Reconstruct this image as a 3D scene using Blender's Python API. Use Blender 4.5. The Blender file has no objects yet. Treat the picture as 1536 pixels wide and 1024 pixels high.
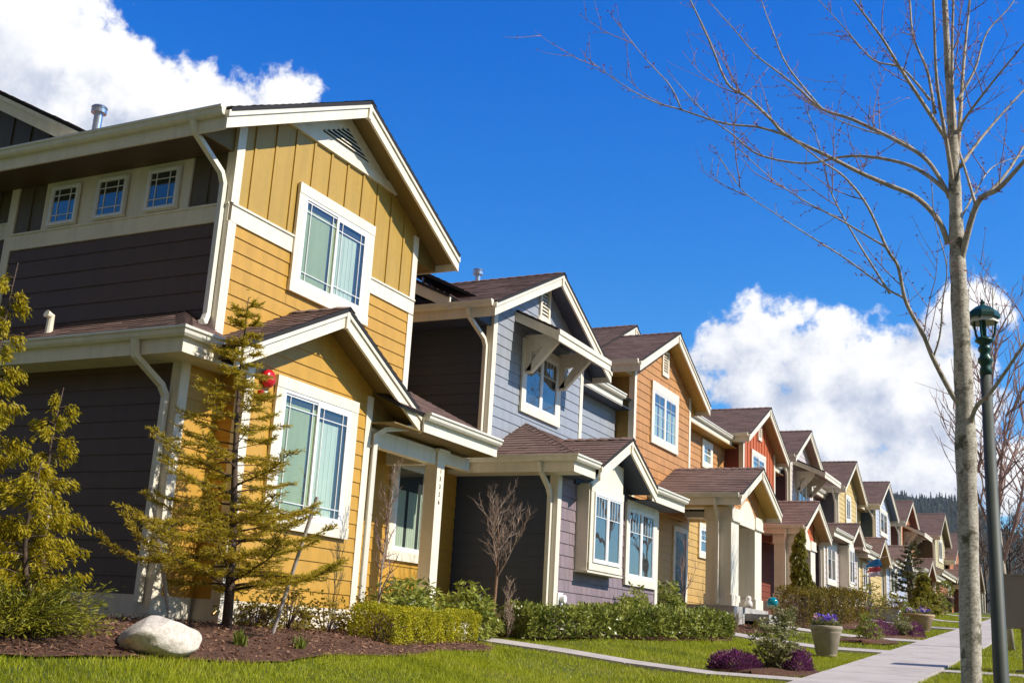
import bpy, bmesh, math, random
import numpy as np
from mathutils import Vector, Matrix
random.seed(7); rng = np.random.default_rng(11)
sc = bpy.context.scene; C = sc.collection
R = math.radians
# ------------------------------------------------------------------ camera
FPX, YAW, PIT, ROL = 1694.85, 0.477515, 0.253038, 0.0577756
fw = Vector((-math.sin(YAW)*math.cos(PIT), math.cos(YAW)*math.cos(PIT), math.sin(PIT)))
r0 = Vector((math.cos(YAW), math.sin(YAW), 0)); u0 = r0.cross(fw)
rt = math.cos(ROL)*r0 + math.sin(ROL)*u0; up = -math.sin(ROL)*r0 + math.cos(ROL)*u0
cd = bpy.data.cameras.new("camera"); cam = bpy.data.objects.new("camera", cd); C.objects.link(cam)
cam.matrix_world = Matrix(((rt.x, up.x, -fw.x, 0), (rt.y, up.y, -fw.y, 0), (rt.z, up.z, -fw.z, 0), (0, 0, 0, 1)))
cd.sensor_width = 36; cd.lens = FPX/1536*36; cd.clip_start = .05; cd.clip_end = 6000
sc.camera = cam
def ray(u, v): return rt*(u-768) - up*(v-512) + fw*FPX
def at(u, v, Y):
    w = ray(u, v); return w*(Y/w.y)
# ------------------------------------------------------------------ materials
def mat(name): 
    m = bpy.data.materials.new(name); m.use_nodes = True; nt = m.node_tree
    return m, nt, nt.nodes["Principled BSDF"]
def N(nt, t, **k):
    n = nt.nodes.new(t)
    for a, b in k.items():
        if a.startswith("i_"): n.inputs[a[2:].replace("_", " ")].default_value = b
        else: setattr(n, a, b)
    return n
def ramp(nt, fac, stops):
    n = nt.nodes.new("ShaderNodeValToRGB"); e = n.color_ramp.elements
    while len(e) < len(stops): e.new(.5)
    for el, (p, c) in zip(e, stops): el.position = p; el.color = (*c, 1)
    nt.links.new(fac, n.inputs[0]); return n.outputs[0]
def noise(nt, scale, detail=4, rough=.6, coord="Object", stretch=None, dist=0):
    tc = nt.nodes.new("ShaderNodeTexCoord"); o = tc.outputs[coord]
    if stretch:
        mp = nt.nodes.new("ShaderNodeMapping"); mp.inputs["Scale"].default_value = stretch
        nt.links.new(o, mp.inputs[0]); o = mp.outputs[0]
    n = N(nt, "ShaderNodeTexNoise"); n.inputs["Scale"].default_value = scale
    n.inputs["Detail"].default_value = detail; n.inputs["Roughness"].default_value = rough
    n.inputs["Distortion"].default_value = dist
    nt.links.new(o, n.inputs["Vector"]); return n.outputs["Fac"]
def mixc(nt, fac, a, b, mode="MIX"):
    n = nt.nodes.new("ShaderNodeMix"); n.data_type = "RGBA"; n.blend_type = mode
    for s, v in ((n.inputs[0], fac), (n.inputs[6], a), (n.inputs[7], b)):
        if isinstance(v, bpy.types.NodeSocket): nt.links.new(v, s)
        else: s.default_value = v if isinstance(v, float) else (*v, 1)
    return n.outputs[2]
def bump(nt, b, h, strength=.3, dist=.01):
    n = nt.nodes.new("ShaderNodeBump"); n.inputs["Strength"].default_value = strength; n.inputs["Distance"].default_value = dist
    nt.links.new(h, n.inputs["Height"]); nt.links.new(n.outputs[0], b.inputs["Normal"])
def mul(c, k): return tuple(x*k for x in c)
def paint(name, col, rough=.55, var=.12, island=.0, grain=True):
    """painted board: soft wear variation, optional tone change board by board, faint wood grain relief"""
    m, nt, b = mat(name)
    f = noise(nt, 1.7, 6, .65)
    c = ramp(nt, f, [(.3, mul(col, 1-var)), (.7, mul(col, 1+var*.5))])
    d = noise(nt, 9, 5, .7)
    c = mixc(nt, .10, c, ramp(nt, d, [(.35, mul(col, .6)), (.6, mul(col, 1.15))]))
    if island:
        g = N(nt, "ShaderNodeNewGeometry")
        c = mixc(nt, 1., c, ramp(nt, g.outputs["Random Per Island"], [(0, (1-island,)*3), (1, (1,)*3)]), "MULTIPLY")
    st = noise(nt, 1.0, 6, .65, stretch=(7, 7, .5)); c = mixc(nt, .16, c, ramp(nt, st, [(.36, mul(col, .45)), (.56, mul(col, 1.08))]))
    nt.links.new(c, b.inputs["Base Color"]); b.inputs["Roughness"].default_value = rough
    if grain:
        bump(nt, b, noise(nt, 14, 4, .7, stretch=(.6, .6, 6)), .25, .004)
    return m
CREAM = paint("cream_trim_paint", (.84, .76, .60), .5, .06)
WHITE = paint("white_vinyl", (.86, .85, .83), .35, .03, grain=False)
GUTT = paint("gutter_metal_paint", (.80, .75, .63), .32, .06, grain=False)
DECK = paint("black_roof_edge", (.018, .016, .017), .85, .2, grain=False)
CONC = paint("foundation_concrete_paint", (.78, .71, .58), .8, .14)
def roofmat(name, cols):
    m, nt, b = mat(name)
    g = N(nt, "ShaderNodeNewGeometry")
    c = ramp(nt, g.outputs["Random Per Island"], [(i/(len(cols)-1), x) for i, x in enumerate(cols)])
    c = mixc(nt, .35, c, ramp(nt, noise(nt, 130, 2, .8), [(.35, (.03, .02, .018)), (.65, (.34, .21, .17))]))
    c = mixc(nt, .25, c, ramp(nt, noise(nt, .7, 5, .6), [(.35, (.08, .05, .04)), (.65, (.23, .14, .11))]))
    nt.links.new(c, b.inputs["Base Color"]); b.inputs["Roughness"].default_value = .92
    bump(nt, b, noise(nt, 160, 2, .8), .5, .004); return m
ROOF = roofmat("brown_asphalt_shingle", [(.10, .058, .047), (.16, .092, .074), (.20, .118, .095), (.135, .08, .066), (.24, .145, .115)])
def simple(name, col, rough=.5, metal=0., spec=None, var=.1, scale=20):
    m, nt, b = mat(name)
    c = ramp(nt, noise(nt, scale, 4, .6), [(.3, mul(col, 1-var)), (.7, mul(col, 1+var))])
    nt.links.new(c, b.inputs["Base Color"]); b.inputs["Roughness"].default_value = rough; b.inputs["Metallic"].default_value = metal
    return m
def glassmat():
    m = bpy.data.materials.new("window_glass"); m.use_nodes = True; nt = m.node_tree; nt.nodes.clear()
    o = N(nt, "ShaderNodeOutputMaterial"); t = N(nt, "ShaderNodeBsdfTransparent"); g = N(nt, "ShaderNodeBsdfGlossy")
    t.inputs[0].default_value = (.86, .9, .88, 1); g.inputs["Roughness"].default_value = .01
    g.inputs["Color"].default_value = (.95, .97, 1, 1)
    fc = N(nt, "ShaderNodeLayerWeight"); fc.inputs["Blend"].default_value = .5; lw = N(nt, "ShaderNodeMath", operation="POWER"); lw.inputs[1].default_value = 2.8; nt.links.new(fc.outputs["Facing"], lw.inputs[0])
    lm = N(nt, "ShaderNodeMath", operation="MULTIPLY_ADD"); lm.inputs[1].default_value = .9; lm.inputs[2].default_value = .085; nt.links.new(lw.outputs[0], lm.inputs[0]); lw = lm
    nz = noise(nt, 1.3, 2, .5); bp = N(nt, "ShaderNodeBump"); bp.inputs["Strength"].default_value = .06; bp.inputs["Distance"].default_value = .05
    nt.links.new(nz, bp.inputs["Height"]); nt.links.new(bp.outputs[0], g.inputs["Normal"])
    mx = N(nt, "ShaderNodeMixShader"); nt.links.new(lw.outputs[0], mx.inputs[0]); nt.links.new(t.outputs[0], mx.inputs[1]); nt.links.new(g.outputs[0], mx.inputs[2])
    nt.links.new(mx.outputs[0], o.inputs[0]); return m
GLASS = glassmat()
BLIND = paint("pale_green_blind_slat", (.50, .56, .28), .6, .05, grain=False)
CURT = paint("pale_curtain", (.62, .69, .54), .8, .06, grain=False)
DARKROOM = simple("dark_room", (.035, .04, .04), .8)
CHROME = simple("galvanised_metal", (.62, .66, .70), .28, .9, var=.12, scale=8)
RED = simple("red_enamel", (.55, .012, .02), .25, var=.05)
def leafmat(name, cols, trans=.35, rough=.5, patch=0.):
    m, nt, b = mat(name)
    g = N(nt, "ShaderNodeNewGeometry")
    c = ramp(nt, g.outputs["Random Per Island"], [(i/max(1, len(cols)-1), x) for i, x in enumerate(cols)])
    c = mixc(nt, .5, c, ramp(nt, noise(nt, 3.0, 3, .6), [(.3, mul(cols[0], .8)), (.7, cols[-1])]))
    if patch: c = mixc(nt, patch, c, ramp(nt, noise(nt, .9, 5, .65), [(.33, mul(cols[0], .7)), (.5, cols[2]), (.68, (.62, .50, .12))]))
    nt.links.new(c, b.inputs["Base Color"]); b.inputs["Roughness"].default_value = rough
    b.inputs["Specular IOR Level"].default_value = .3
    tr = N(nt, "ShaderNodeBsdfTranslucent"); nt.links.new(c, tr.inputs[0])
    mx = N(nt, "ShaderNodeMixShader"); mx.inputs[0].default_value = trans
    nt.links.new(b.outputs[0], mx.inputs[1]); nt.links.new(tr.outputs[0], mx.inputs[2])
    nt.links.new(mx.outputs[0], nt.nodes["Material Output"].inputs[0]); return m
def barkmat(name, a, b_, c_, scale=9, stretch=(1, 1, .35)):
    m, nt, b = mat(name)
    f = noise(nt, scale, 8, .7, stretch=stretch)
    c = ramp(nt, f, [(.32, a), (.5, b_), (.68, c_)])
    g = noise(nt, 34, 4, .7); c = mixc(nt, .35, c, ramp(nt, g, [(.4, mul(a, .7)), (.6, c_)]))
    nt.links.new(c, b.inputs["Base Color"]); b.inputs["Roughness"].default_value = .85
    bump(nt, b, noise(nt, 40, 5, .7), .6, .006); return m
# ------------------------------------------------------------------ objects
def empty(name, loc):
    o = bpy.data.objects.new(name, None); o.location = loc; o.empty_display_size = .3; C.objects.link(o); return o
def tag(o, label=None, cat=None, group=None, kind=None):
    if label: o["label"] = label
    if cat: o["category"] = cat
    if group: o["group"] = group
    if kind: o["kind"] = kind
    return o
def thing(name, loc, label, cat, group=None): return tag(empty(name, loc), label, cat, group)
def org(p):
    v = Vector((0, 0, 0))
    while p is not None: v = v + p.location; p = p.parent
    return v
def link(name, me, m, parent=None, loc=None):
    o = bpy.data.objects.new(name, me); C.objects.link(o)
    if m: me.materials.append(m)
    if parent is not None: o.parent = parent
    if loc is not None: o.location = loc
    return o
class MB:
    def __init__(s): s.v = []; s.f = []
    def add(s, vs, fs):
        k = len(s.v); s.v += [tuple(x) for x in vs]; s.f += [tuple(i+k for i in f) for f in fs]; return s
    def poly(s, pts): return s.add(pts, [tuple(range(len(pts)))])
    def prism(s, a, b):
        n = len(a); return s.add(list(a)+list(b), [tuple(range(n))[::-1], tuple(range(n, 2*n))] + [(i, (i+1) % n, n+(i+1) % n, n+i) for i in range(n)])
    def box(s, x0, x1, y0, y1, z0, z1):
        return s.prism([(x0, y0, z0), (x1, y0, z0), (x1, y1, z0), (x0, y1, z0)], [(x0, y0, z1), (x1, y0, z1), (x1, y1, z1), (x0, y1, z1)])
    def fbox(s, P, a0, a1, n0, n1, z0, z1):
        return s.prism([P(a0, n0, z0), P(a1, n0, z0), P(a1, n1, z0), P(a0, n1, z0)], [P(a0, n0, z1), P(a1, n0, z1), P(a1, n1, z1), P(a0, n1, z1)])
    def tube(s, pts, rad, sides=6, rot=0.):
        pts = [Vector(p) for p in pts]; n = len(pts)
        if not hasattr(rad, "__len__"): rad = [rad]*n
        k = len(s.v); t = (pts[1]-pts[0]).normalized()
        a = t.cross(Vector((0, 0, 1))) if abs(t.z) < .9 else t.cross(Vector((0, 1, 0)))
        a.normalize()
        for i in range(n):
            if i < n-1: t2 = (pts[i+1]-pts[i]).normalized()
            if i > 0: tt = ((pts[i]-pts[i-1]).normalized()+t2); tt = tt.normalized() if tt.length > 1e-6 else t2
            else: tt = t2
            a = (a - tt*a.dot(tt)); a = a.normalized() if a.length > 1e-6 else tt.orthogonal().normalized()
            b = tt.cross(a)
            for j in range(sides):
                q = 2*math.pi*j/sides+rot; s.v.append(tuple(pts[i]+(a*math.cos(q)+b*math.sin(q))*rad[i]))
        for i in range(n-1):
            for j in range(sides):
                j2 = (j+1) % sides; s.f.append((k+i*sides+j, k+i*sides+j2, k+(i+1)*sides+j2, k+(i+1)*sides+j))
        s.f.append(tuple(k+j for j in range(sides))[::-1]); s.f.append(tuple(k+(n-1)*sides+j for j in range(sides)))
        return s
    def lathe(s, c, prof, sides=24):
        k = len(s.v); c = Vector(c)
        for r, z in prof:
            for j in range(sides):
                q = 2*math.pi*j/sides; s.v.append((c.x+r*math.cos(q), c.y+r*math.sin(q), c.z+z))
        for i in range(len(prof)-1):
            for j in range(sides):
                j2 = (j+1) % sides; s.f.append((k+i*sides+j, k+i*sides+j2, k+(i+1)*sides+j2, k+(i+1)*sides+j))
        return s
    def build(s, name, m, parent=None, smooth=False, loc=None):
        o0 = org(parent) if parent is not None else Vector((0, 0, 0))
        if loc is not None: o0 = o0 + (Vector(loc) - o0 if parent is None else Vector((0, 0, 0)))
        me = bpy.data.meshes.new(name); me.from_pydata([(a-o0.x, b-o0.y, c-o0.z) for a, b, c in s.v], [], s.f); me.update()
        if smooth: me.shade_smooth()
        return link(name, me, m, parent, loc if parent is None else None)
def np_mesh(name, V, F, m, parent=None, loc=None, smooth=False):
    """V (n,3), F (k,4 or 3) numpy"""
    o0 = np.array(org(parent) if parent is not None else (loc if loc is not None else (0, 0, 0)), float)
    V = np.asarray(V, np.float32) - o0.astype(np.float32); F = np.asarray(F, np.int32); k, w = F.shape
    me = bpy.data.meshes.new(name); me.vertices.add(len(V)); me.vertices.foreach_set("co", V.ravel())
    me.loops.add(k*w); me.loops.foreach_set("vertex_index", F.ravel())
    me.polygons.add(k); me.polygons.foreach_set("loop_start", np.arange(0, k*w, w, dtype=np.int32))
    me.update(calc_edges=True); me.validate()
    if smooth: me.shade_smooth()
    return link(name, me, m, parent, loc if parent is None else None)
def nrm(a): return a/np.maximum(np.linalg.norm(a, axis=1, keepdims=True), 1e-9)
def leaves(c, d, L, W, jitter=.5, fold=.25, nrm_bias=None):
    """rhombic leaves: centres c, pointing direction d; returns V,F"""
    n = len(c); d = nrm(d + rng.normal(0, jitter, (n, 3)))
    ref = rng.normal(0, 1, (n, 3)) if nrm_bias is None else nrm_bias + rng.normal(0, .45, (n, 3))
    s = nrm(np.cross(d, ref)); nn = np.cross(s, d)
    L = L*(.7+.6*rng.random((n, 1))); W = W*(.7+.6*rng.random((n, 1)))
    b = c; t = c + d*L; mid = c + d*L*.5
    l = mid + s*W*.5 + nn*W*fold; r = mid - s*W*.5 + nn*W*fold
    V = np.stack([b, l, t, r], 1).reshape(-1, 3); F = np.arange(4*n).reshape(n, 4); return V, F
def cat(parts):
    V = []; F = []; k = 0
    for v, f in parts: V.append(v); F.append(f+k); k += len(v)
    return np.concatenate(V), np.concatenate(F)
# ------------------------------------------------------------------ ground heights
def ss(t):
    t = min(1, max(0, t)); return t*t*(3-2*t)
def pl(P, y):
    if y <= P[0][0]: return P[0][1]
    for (a, b), (c, d) in zip(P, P[1:]):
        if y <= c: return b+(d-b)*(y-a)/(c-a)
    return P[-1][1]
PAD = [(-60, -3), (4, -.2), (9, -.12), (15.5, -.14), (19, .15), (24, .42), (28, .58), (34, .98), (40, 1.4), (46, 1.7), (55, 2.15), (62, 2.45), (71, 2.55), (80, 3.0), (95, 3.4), (300, 4.2)]
WK = [(-60, -4.5), (0, -1.3), (62, 2.234), (75, 2.9), (95, 3.4), (300, 4.2)]
def G(x, y):
    z = pl(WK, y)
    if x > .55: z -= .0
    if x < -4.4: z += (pl(PAD, y)-z)*ss((-4.4-x)/4.6)
    return z
def sheet(name, xs, ys, dz, m, keep=None, kind="structure", label=None):
    """a sheet draped over the ground"""
    mb = MB(); nx, ny = len(xs), len(ys)
    idx = {}
    for j, y in enumerate(ys):
        for i, x in enumerate(xs):
            idx[i, j] = len(mb.v); mb.v.append((x, y, G(x, y)+(dz(x, y) if callable(dz) else dz)))
    for j in range(ny-1):
        for i in range(nx-1):
            if keep is None or keep((xs[i]+xs[i+1])/2, (ys[j]+ys[j+1])/2):
                mb.f.append((idx[i, j], idx[i+1, j], idx[i+1, j+1], idx[i, j+1]))
    o = mb.build(name, m, smooth=True); tag(o, kind=kind); return o
def edge_sheet(name, rows, dz, m, nx=14, kind="structure", mound=None):
    """sheet between two edges: rows = [(y, xa, xb)]"""
    mb = MB(); n = len(rows)
    for y, xa, xb in rows:
        for i in range(nx+1):
            x = xa+(xb-xa)*i/nx; mb.v.append((x, y, G(x, y)+dz+(mound(x, y, i/nx) if mound else 0)))
    for j in range(n-1):
        for i in range(nx):
            a = j*(nx+1)+i; mb.f.append((a, a+1, a+nx+2, a+nx+1))
    return tag(mb.build(name, m, smooth=True), kind=kind)
# ------------------------------------------------------------------ surface coursing
def iv(poly, v):
    us = []; n = len(poly)
    for i in range(n):
        (u1, v1), (u2, v2) = poly[i], poly[(i+1) % n]
        if (v1-v)*(v2-v) <= 0 and v1 != v2: us.append(u1+(u2-u1)*(v-v1)/(v2-v1))
    return (min(us), max(us)) if len(us) > 1 else None
def courses(mb, P, poly, expo, lip, tab=None, v0=None, jit=0., gap=0.):
    vs = [p[1] for p in poly]; lo, hi = min(vs), max(vs); v = lo if v0 is None else v0 - math.ceil((v0-lo)/expo)*expo
    row = 0
    while v < hi-1e-4:
        a, b = max(v, lo), min(v+expo, hi); e = min(.002, (b-a)*.2)
        ia, ib = iv(poly, a+e), iv(poly, b-e)
        if ia and ib:
            u_lo, u_hi = min(ia[0], ib[0]), max(ia[1], ib[1])
            if tab is None: cuts = [u_lo, u_hi]
            else:
                rr = random.Random(row*7919+int(lo*1000)); cuts = [u_lo]; u = u_lo - rr.random()*tab
                while u < u_hi:
                    u += tab*(.55+.9*rr.random())
                    if u > u_lo+.02 and u < u_hi-.02: cuts.append(u)
                cuts.append(u_hi)
            for c0, c1 in zip(cuts, cuts[1:]):
                g = gap/2
                A0, A1 = max(c0+g, ia[0]), min(c1-g, ia[1]); B0, B1 = max(c0+g, ib[0]), min(c1-g, ib[1])
                if A1 <= A0 and B1 <= B0: continue
                if A1 < A0: A0 = A1 = (B0 if abs(B0-A0) < abs(B1-A0) else B1)
                if B1 < B0: B0 = B1 = (A0 if abs(A0-B0) < abs(A1-B0) else A1)
                h = lip*(1 if not jit else .75+.6*random.random()); dv = -jit*random.random()
                p = [P(A0, h, a+dv), P(A1, h, a+dv), P(B1, lip*.12, b), P(B0, lip*.12, b), P(A0, 0, a+dv), P(A1, 0, a+dv)]
                mb.add(p, [(0, 1, 2, 3), (4, 5, 1, 0)])
        v += expo; row += 1
def Fx(x): return lambda u, n, z: (x+n, u, z)         # wall facing the street (+X)
def Fy(y): return lambda u, n, z: (u, y-n, z)         # wall facing down the street (-Y)
# ------------------------------------------------------------------ house kit
class House:
    def __init__(s, name, loc, label, lap=None, lap2=None, bat=None, shin=None, soff=None, group="houses along the street"):
        s.o = thing(name, loc, label, "house", group); s.lap = lap; s.lap2 = lap2; s.bat = bat; s.shin = shin; s.soff = soff
        s.mb = {}
    def m(s, part, material):
        k = (part, len(s.mb)); s.mb[k] = (MB(), material); return s.mb[k][0]
    def done(s):
        for (p, _), (mb, m) in s.mb.items(): mb.build(p, m, s.o)
    # walls -------------------------------------------------
    def lapwall(s, P, poly, m=None, expo=.19, z0=None): 
        courses(s.back(P, poly, m or s.lap, "lap_siding"), P, poly, expo, .016, 3.0, v0=z0, gap=.004)
    def back(s, P, poly, m, name): return s.m(name, m).prism([P(u, -.10, z) for u, z in poly], [P(u, -.002, z) for u, z in poly])
    def shinwall(s, P, poly, m=None, expo=.2, tab=.22, z0=None):
        courses(s.back(P, poly, m or s.shin, "shingle_siding"), P, poly, expo, .017, tab, v0=z0, gap=.008)
    def batwall(s, P, poly, m=None, step=.41, u0=0):
        m = m or s.bat; mb = s.m("batten_siding", m); mb.prism([P(u, -.10, z) for u, z in poly], [P(u, 0, z) for u, z in poly])
        us = [p[0] for p in poly]; u = min(us)+u0
        while u < max(us):
            zz = []
            n = len(poly)
            for i in range(n):
                (a, b), (c, d) = poly[i], poly[(i+1) % n]
                if (a-u)*(c-u) <= 0 and a != c: zz.append(b+(d-b)*(u-a)/(c-a))
            if len(zz) > 1: mb.fbox(P, u-.021, u+.021, 0, .02, min(zz), max(zz))
            u += step
    def corner(s, x, y, z0, z1, w=.12, xs=1, ys=-1):
        mb = MB()
        mb.box(min(x, x+.026*xs), max(x, x+.026*xs), min(y-ys*w, y+ys*.026), max(y-ys*w, y+ys*.026), z0, z1)
        mb.box(min(x-xs*w, x-.001*xs), max(x-xs*w, x-.001*xs), min(y, y+ys*.026), max(y, y+ys*.026), z0, z1)
        mb.build("corner_board", CREAM, s.o)
    def band(s, P, u0, u1, z0, z1, n=.03, name="belt_board", m=None):
        MB().fbox(P, u0, u1, 0, n, z0, z1).fbox(P, u0, u1, 0, n+.018, z1, z1+.028).build(name, m or CREAM, s.o)
    # roofs -------------------------------------------------
    def roof_face(s, pts, expo=.15, tab=.30, deck=.045):
        p = [Vector(q) for q in pts]; U = (p[1]-p[0]).normalized(); n = U.cross(p[-1]-p[0]).normalized()
        if n.z < 0: n = -n
        V = n.cross(U)
        if V.z < 0: V = -V
        poly = [((q-p[0]).dot(U), (q-p[0]).dot(V)) for q in p]
        P = lambda u, h, v: tuple(p[0]+U*u+V*v+n*(h+.004))
        courses(s.m("roof", ROOF), P, poly, expo, .012, tab, jit=.012, gap=.004)
        s.m("roof_edge", DECK).prism([tuple(q-n*deck) for q in p], [tuple(q+n*.003) for q in p])
    def cap(s, a, b, w=.13):
        a = Vector(a); b = Vector(b); L = (b-a).length; k = max(1, int(L/.2)); mb = s.m("ridge_cap", ROOF); d = (b-a)/k
        side = d.cross(Vector((0, 0, 1))).normalized()
        for i in range(k):
            p = a+d*i; q = p+d*1.05; up0 = Vector((0, 0, .034)); 
            mb.add([p+side*w-Vector((0, 0, w*.45))+up0, p+up0, p-side*w-Vector((0, 0, w*.45))+up0, q+side*w-Vector((0, 0, w*.45))+up0*.4, q+up0*.5, q-side*w-Vector((0, 0, w*.45))+up0*.4], [(0, 1, 4, 3), (1, 2, 5, 4)])
    def extr(s, mb, prof, A, B, out, mA=0, mB=0):
        A = Vector(A); B = Vector(B); d = (B-A).normalized(); o = Vector(out)
        mb.prism([tuple(A+o*a+Vector((0, 0, z))+d*(a*mA)) for a, z in prof], [tuple(B+o*a+Vector((0, 0, z))+d*(a*mB)) for a, z in prof])
    def gutter(s, A, B, out, mA=0, mB=0, fas=.27, fm=None):
        g = MB(); s.extr(g, [(.0, .012), (.0, -.10), (.062, -.10), (.085, -.072), (.092, -.03), (.112, -.018), (.112, .012)], A, B, out, mA, mB); g.build("gutter", GUTT, s.o)
        f = s.m("fascia_board", fm or CREAM); s.extr(f, [(-.03, -.015), (-.03, -fas), (-.002, -fas), (-.002, -.015)], A, B, out, mA, mB)
    def rake(s, xf, ya, za, yb, zb, d1=.20, d2=.085):
        """sloping barge board in the plane x = xf from (ya,za) to (yb,zb), upper strip proud of the lower"""
        mb = MB(); t = -.028
        mb.prism([(xf-.05, ya, za+t), (xf-.05, yb, zb+t), (xf-.05, yb, zb+t-d1-.04), (xf-.05, ya, za+t-d1-.04)], [(xf-.012, ya, za+t), (xf-.012, yb, zb+t), (xf-.012, yb, zb+t-d1-.04), (xf-.012, ya, za+t-d1-.04)])
        mb.prism([(xf-.0119, ya, za+t), (xf-.0119, yb, zb+t), (xf-.0119, yb, zb+t-d2), (xf-.0119, ya, za+t-d2)], [(xf+.012, ya, za+t), (xf+.012, yb, zb+t), (xf+.012, yb, zb+t-d2), (xf+.012, ya, za+t-d2)])
        mb.build("rake_board", CREAM, s.o)
    def gable(s, xf, xb, yc, zr, hl, hr, m, xw, gl=True, gr=True, soff=None, flat=None):
        zl, zR = zr-m*hl, zr-m*hr; xr = xf+.02
        s.roof_face([(xb, yc-hl, zl), (xr, yc-hl, zl), (xr, yc, zr), (xb, yc, zr)])
        s.roof_face([(xr, yc+hr, zR), (xb, yc+hr, zR), (xb, yc, zr), (xr, yc, zr)])
        s.cap((xb, yc, zr), (xr, yc, zr))
        s.rake(xf, yc-hl-.02, zl-.01, yc-.035, zr-.0175*m); s.rake(xf, yc+.035, zr-.0175*m, yc+hr+.02, zR-.01)
        MB().box(xf-.052, xf+.017, yc-.034, yc+.034, zr-.285, zr-.035).build("peak_block", CREAM, s.o)
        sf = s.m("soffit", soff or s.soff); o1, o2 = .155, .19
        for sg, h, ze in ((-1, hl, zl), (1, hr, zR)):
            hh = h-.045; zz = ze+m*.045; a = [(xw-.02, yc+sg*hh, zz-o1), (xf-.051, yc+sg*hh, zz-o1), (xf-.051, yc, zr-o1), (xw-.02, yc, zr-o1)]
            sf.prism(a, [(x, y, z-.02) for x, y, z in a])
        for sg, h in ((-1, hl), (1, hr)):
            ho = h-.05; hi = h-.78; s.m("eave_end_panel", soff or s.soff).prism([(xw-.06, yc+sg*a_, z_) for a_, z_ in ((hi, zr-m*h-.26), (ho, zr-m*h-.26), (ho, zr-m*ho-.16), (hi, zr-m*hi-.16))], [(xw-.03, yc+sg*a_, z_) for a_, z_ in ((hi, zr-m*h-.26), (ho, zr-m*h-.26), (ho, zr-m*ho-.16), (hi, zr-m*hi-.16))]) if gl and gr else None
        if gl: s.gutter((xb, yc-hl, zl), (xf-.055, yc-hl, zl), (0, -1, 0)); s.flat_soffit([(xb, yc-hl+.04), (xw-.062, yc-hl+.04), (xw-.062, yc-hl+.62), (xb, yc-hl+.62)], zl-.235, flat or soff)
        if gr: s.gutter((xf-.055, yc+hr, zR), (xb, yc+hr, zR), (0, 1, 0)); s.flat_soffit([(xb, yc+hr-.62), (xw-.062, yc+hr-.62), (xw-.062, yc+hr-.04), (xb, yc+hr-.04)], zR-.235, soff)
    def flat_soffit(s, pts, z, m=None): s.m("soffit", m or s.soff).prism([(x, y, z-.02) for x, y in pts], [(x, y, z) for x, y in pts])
    def downspout(s, pts): MB().tube(pts, .05, 4, math.pi/4).build("downspout", GUTT, s.o)
    def gable_poly(s, y0, y1, z0, yc, zr, m, dz=.14):
        P = [(y0, z0), (y1, z0), (y1, zr-dz-m*abs(y1-yc))]
        if y0 < yc < y1: P.append((yc, zr-dz))
        P.append((y0, zr-dz-m*abs(y0-yc))); return P
    # openings ----------------------------------------------
    def window(s, P, u0, u1, z0, z1, kind="slider", tw=.115, n=0., head=.0, ears=0., trimn=.048, label=None, cover=None):
        w = MB(); h = tw+head; n += .018; T = n+trimn-.006; w.fbox(P, u0+.02, u1-.02, n-.017, n, z0+.02, z1-.02)
        w.fbox(P, u0, u0+tw, n, T, z0+tw, z1-h); w.fbox(P, u1-tw, u1, n, T, z0+tw, z1-h)
        w.fbox(P, u0-.01, u1+.01, n, T+.006, z0, z0+tw); w.fbox(P, u0-ears, u1+ears, n, T+.006, z1-h, z1)
        o = w.build("window", CREAM, s.o)
        if label: o["label"] = label
        a0, a1, b0, b1 = u0+tw, u1-tw, z0+tw, z1-h
        fr = MB(); q = .042 if kind != "prairie" else .034
        def ring(c0, c1, d0, d1, w_, na, nb):
            fr.fbox(P, c0, c0+w_, na, nb, d0, d1); fr.fbox(P, c1-w_, c1, na, nb, d0, d1)
            fr.fbox(P, c0+w_, c1-w_, na, nb, d0, d0+w_); fr.fbox(P, c0+w_, c1-w_, na, nb, d1-w_, d1)
        ring(a0, a1, b0, b1, q, n+.004, n+.040); a0 += q; a1 -= q; b0 += q; b1 -= q
        mid = (a0+a1)/2; panes = []; bars = MB()
        def grid(c0, c1, d0, d1, us, zs, nn, zu=None):
            for u in us: bars.fbox(P, u-.0055, u+.0055, nn, nn+.008, zu if zu else d0, d1)
            for z in zs: bars.fbox(P, c0, c1, nn+.0005, nn+.0075, z-.0055, z+.0055)
        if kind == "slider":
            ring(a0, mid+.02, b0, b1, .028, n+.006, n+.026); ring(mid-.02, a1, b0, b1, .05, n+.014, n+.037)
            panes = [(a0+.028, mid-.008, b0+.028, b1-.028, n+.016), (mid+.03, a1-.05, b0+.05, b1-.05, n+.026)]
            for c0, c1, d0, d1, nn in panes:
                e = .095; grid(c0, c1, d0, d1, [c0+e, c1-e], [d1-e*1.4, d0+e*1.2], nn+.001)
        elif kind == "casement":
            fr.fbox(P, mid-.035, mid+.035, n+.006, n+.038, b0, b1)
            for c0, c1 in ((a0, mid-.035), (mid+.035, a1)):
                ring(c0, c1, b0, b1, .028, n+.008, n+.030); panes.append((c0+.028, c1-.028, b0+.028, b1-.028, n+.018))
                zz = b1-(b1-b0)*.33; W = c1-c0-.056
                grid(c0+.028, c1-.028, b0, b1-.028, [c0+.028+W*k/4 for k in (1, 2, 3)], [zz], n+.019, zz)
        elif kind == "grid":
            fr.fbox(P, mid-.04, mid+.04, n+.006, n+.038, b0, b1)
            for c0, c1 in ((a0, mid-.04), (mid+.04, a1)):
                ring(c0, c1, b0, b1, .026, n+.008, n+.030); panes.append((c0+.026, c1-.026, b0+.026, b1-.026, n+.018))
                grid(c0+.026, c1-.026, b0, b1, [(c0+c1)/2], [b0+(b1-b0)*k for k in (.26, .52, .77)], n+.019)
        elif kind == "hung":
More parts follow.
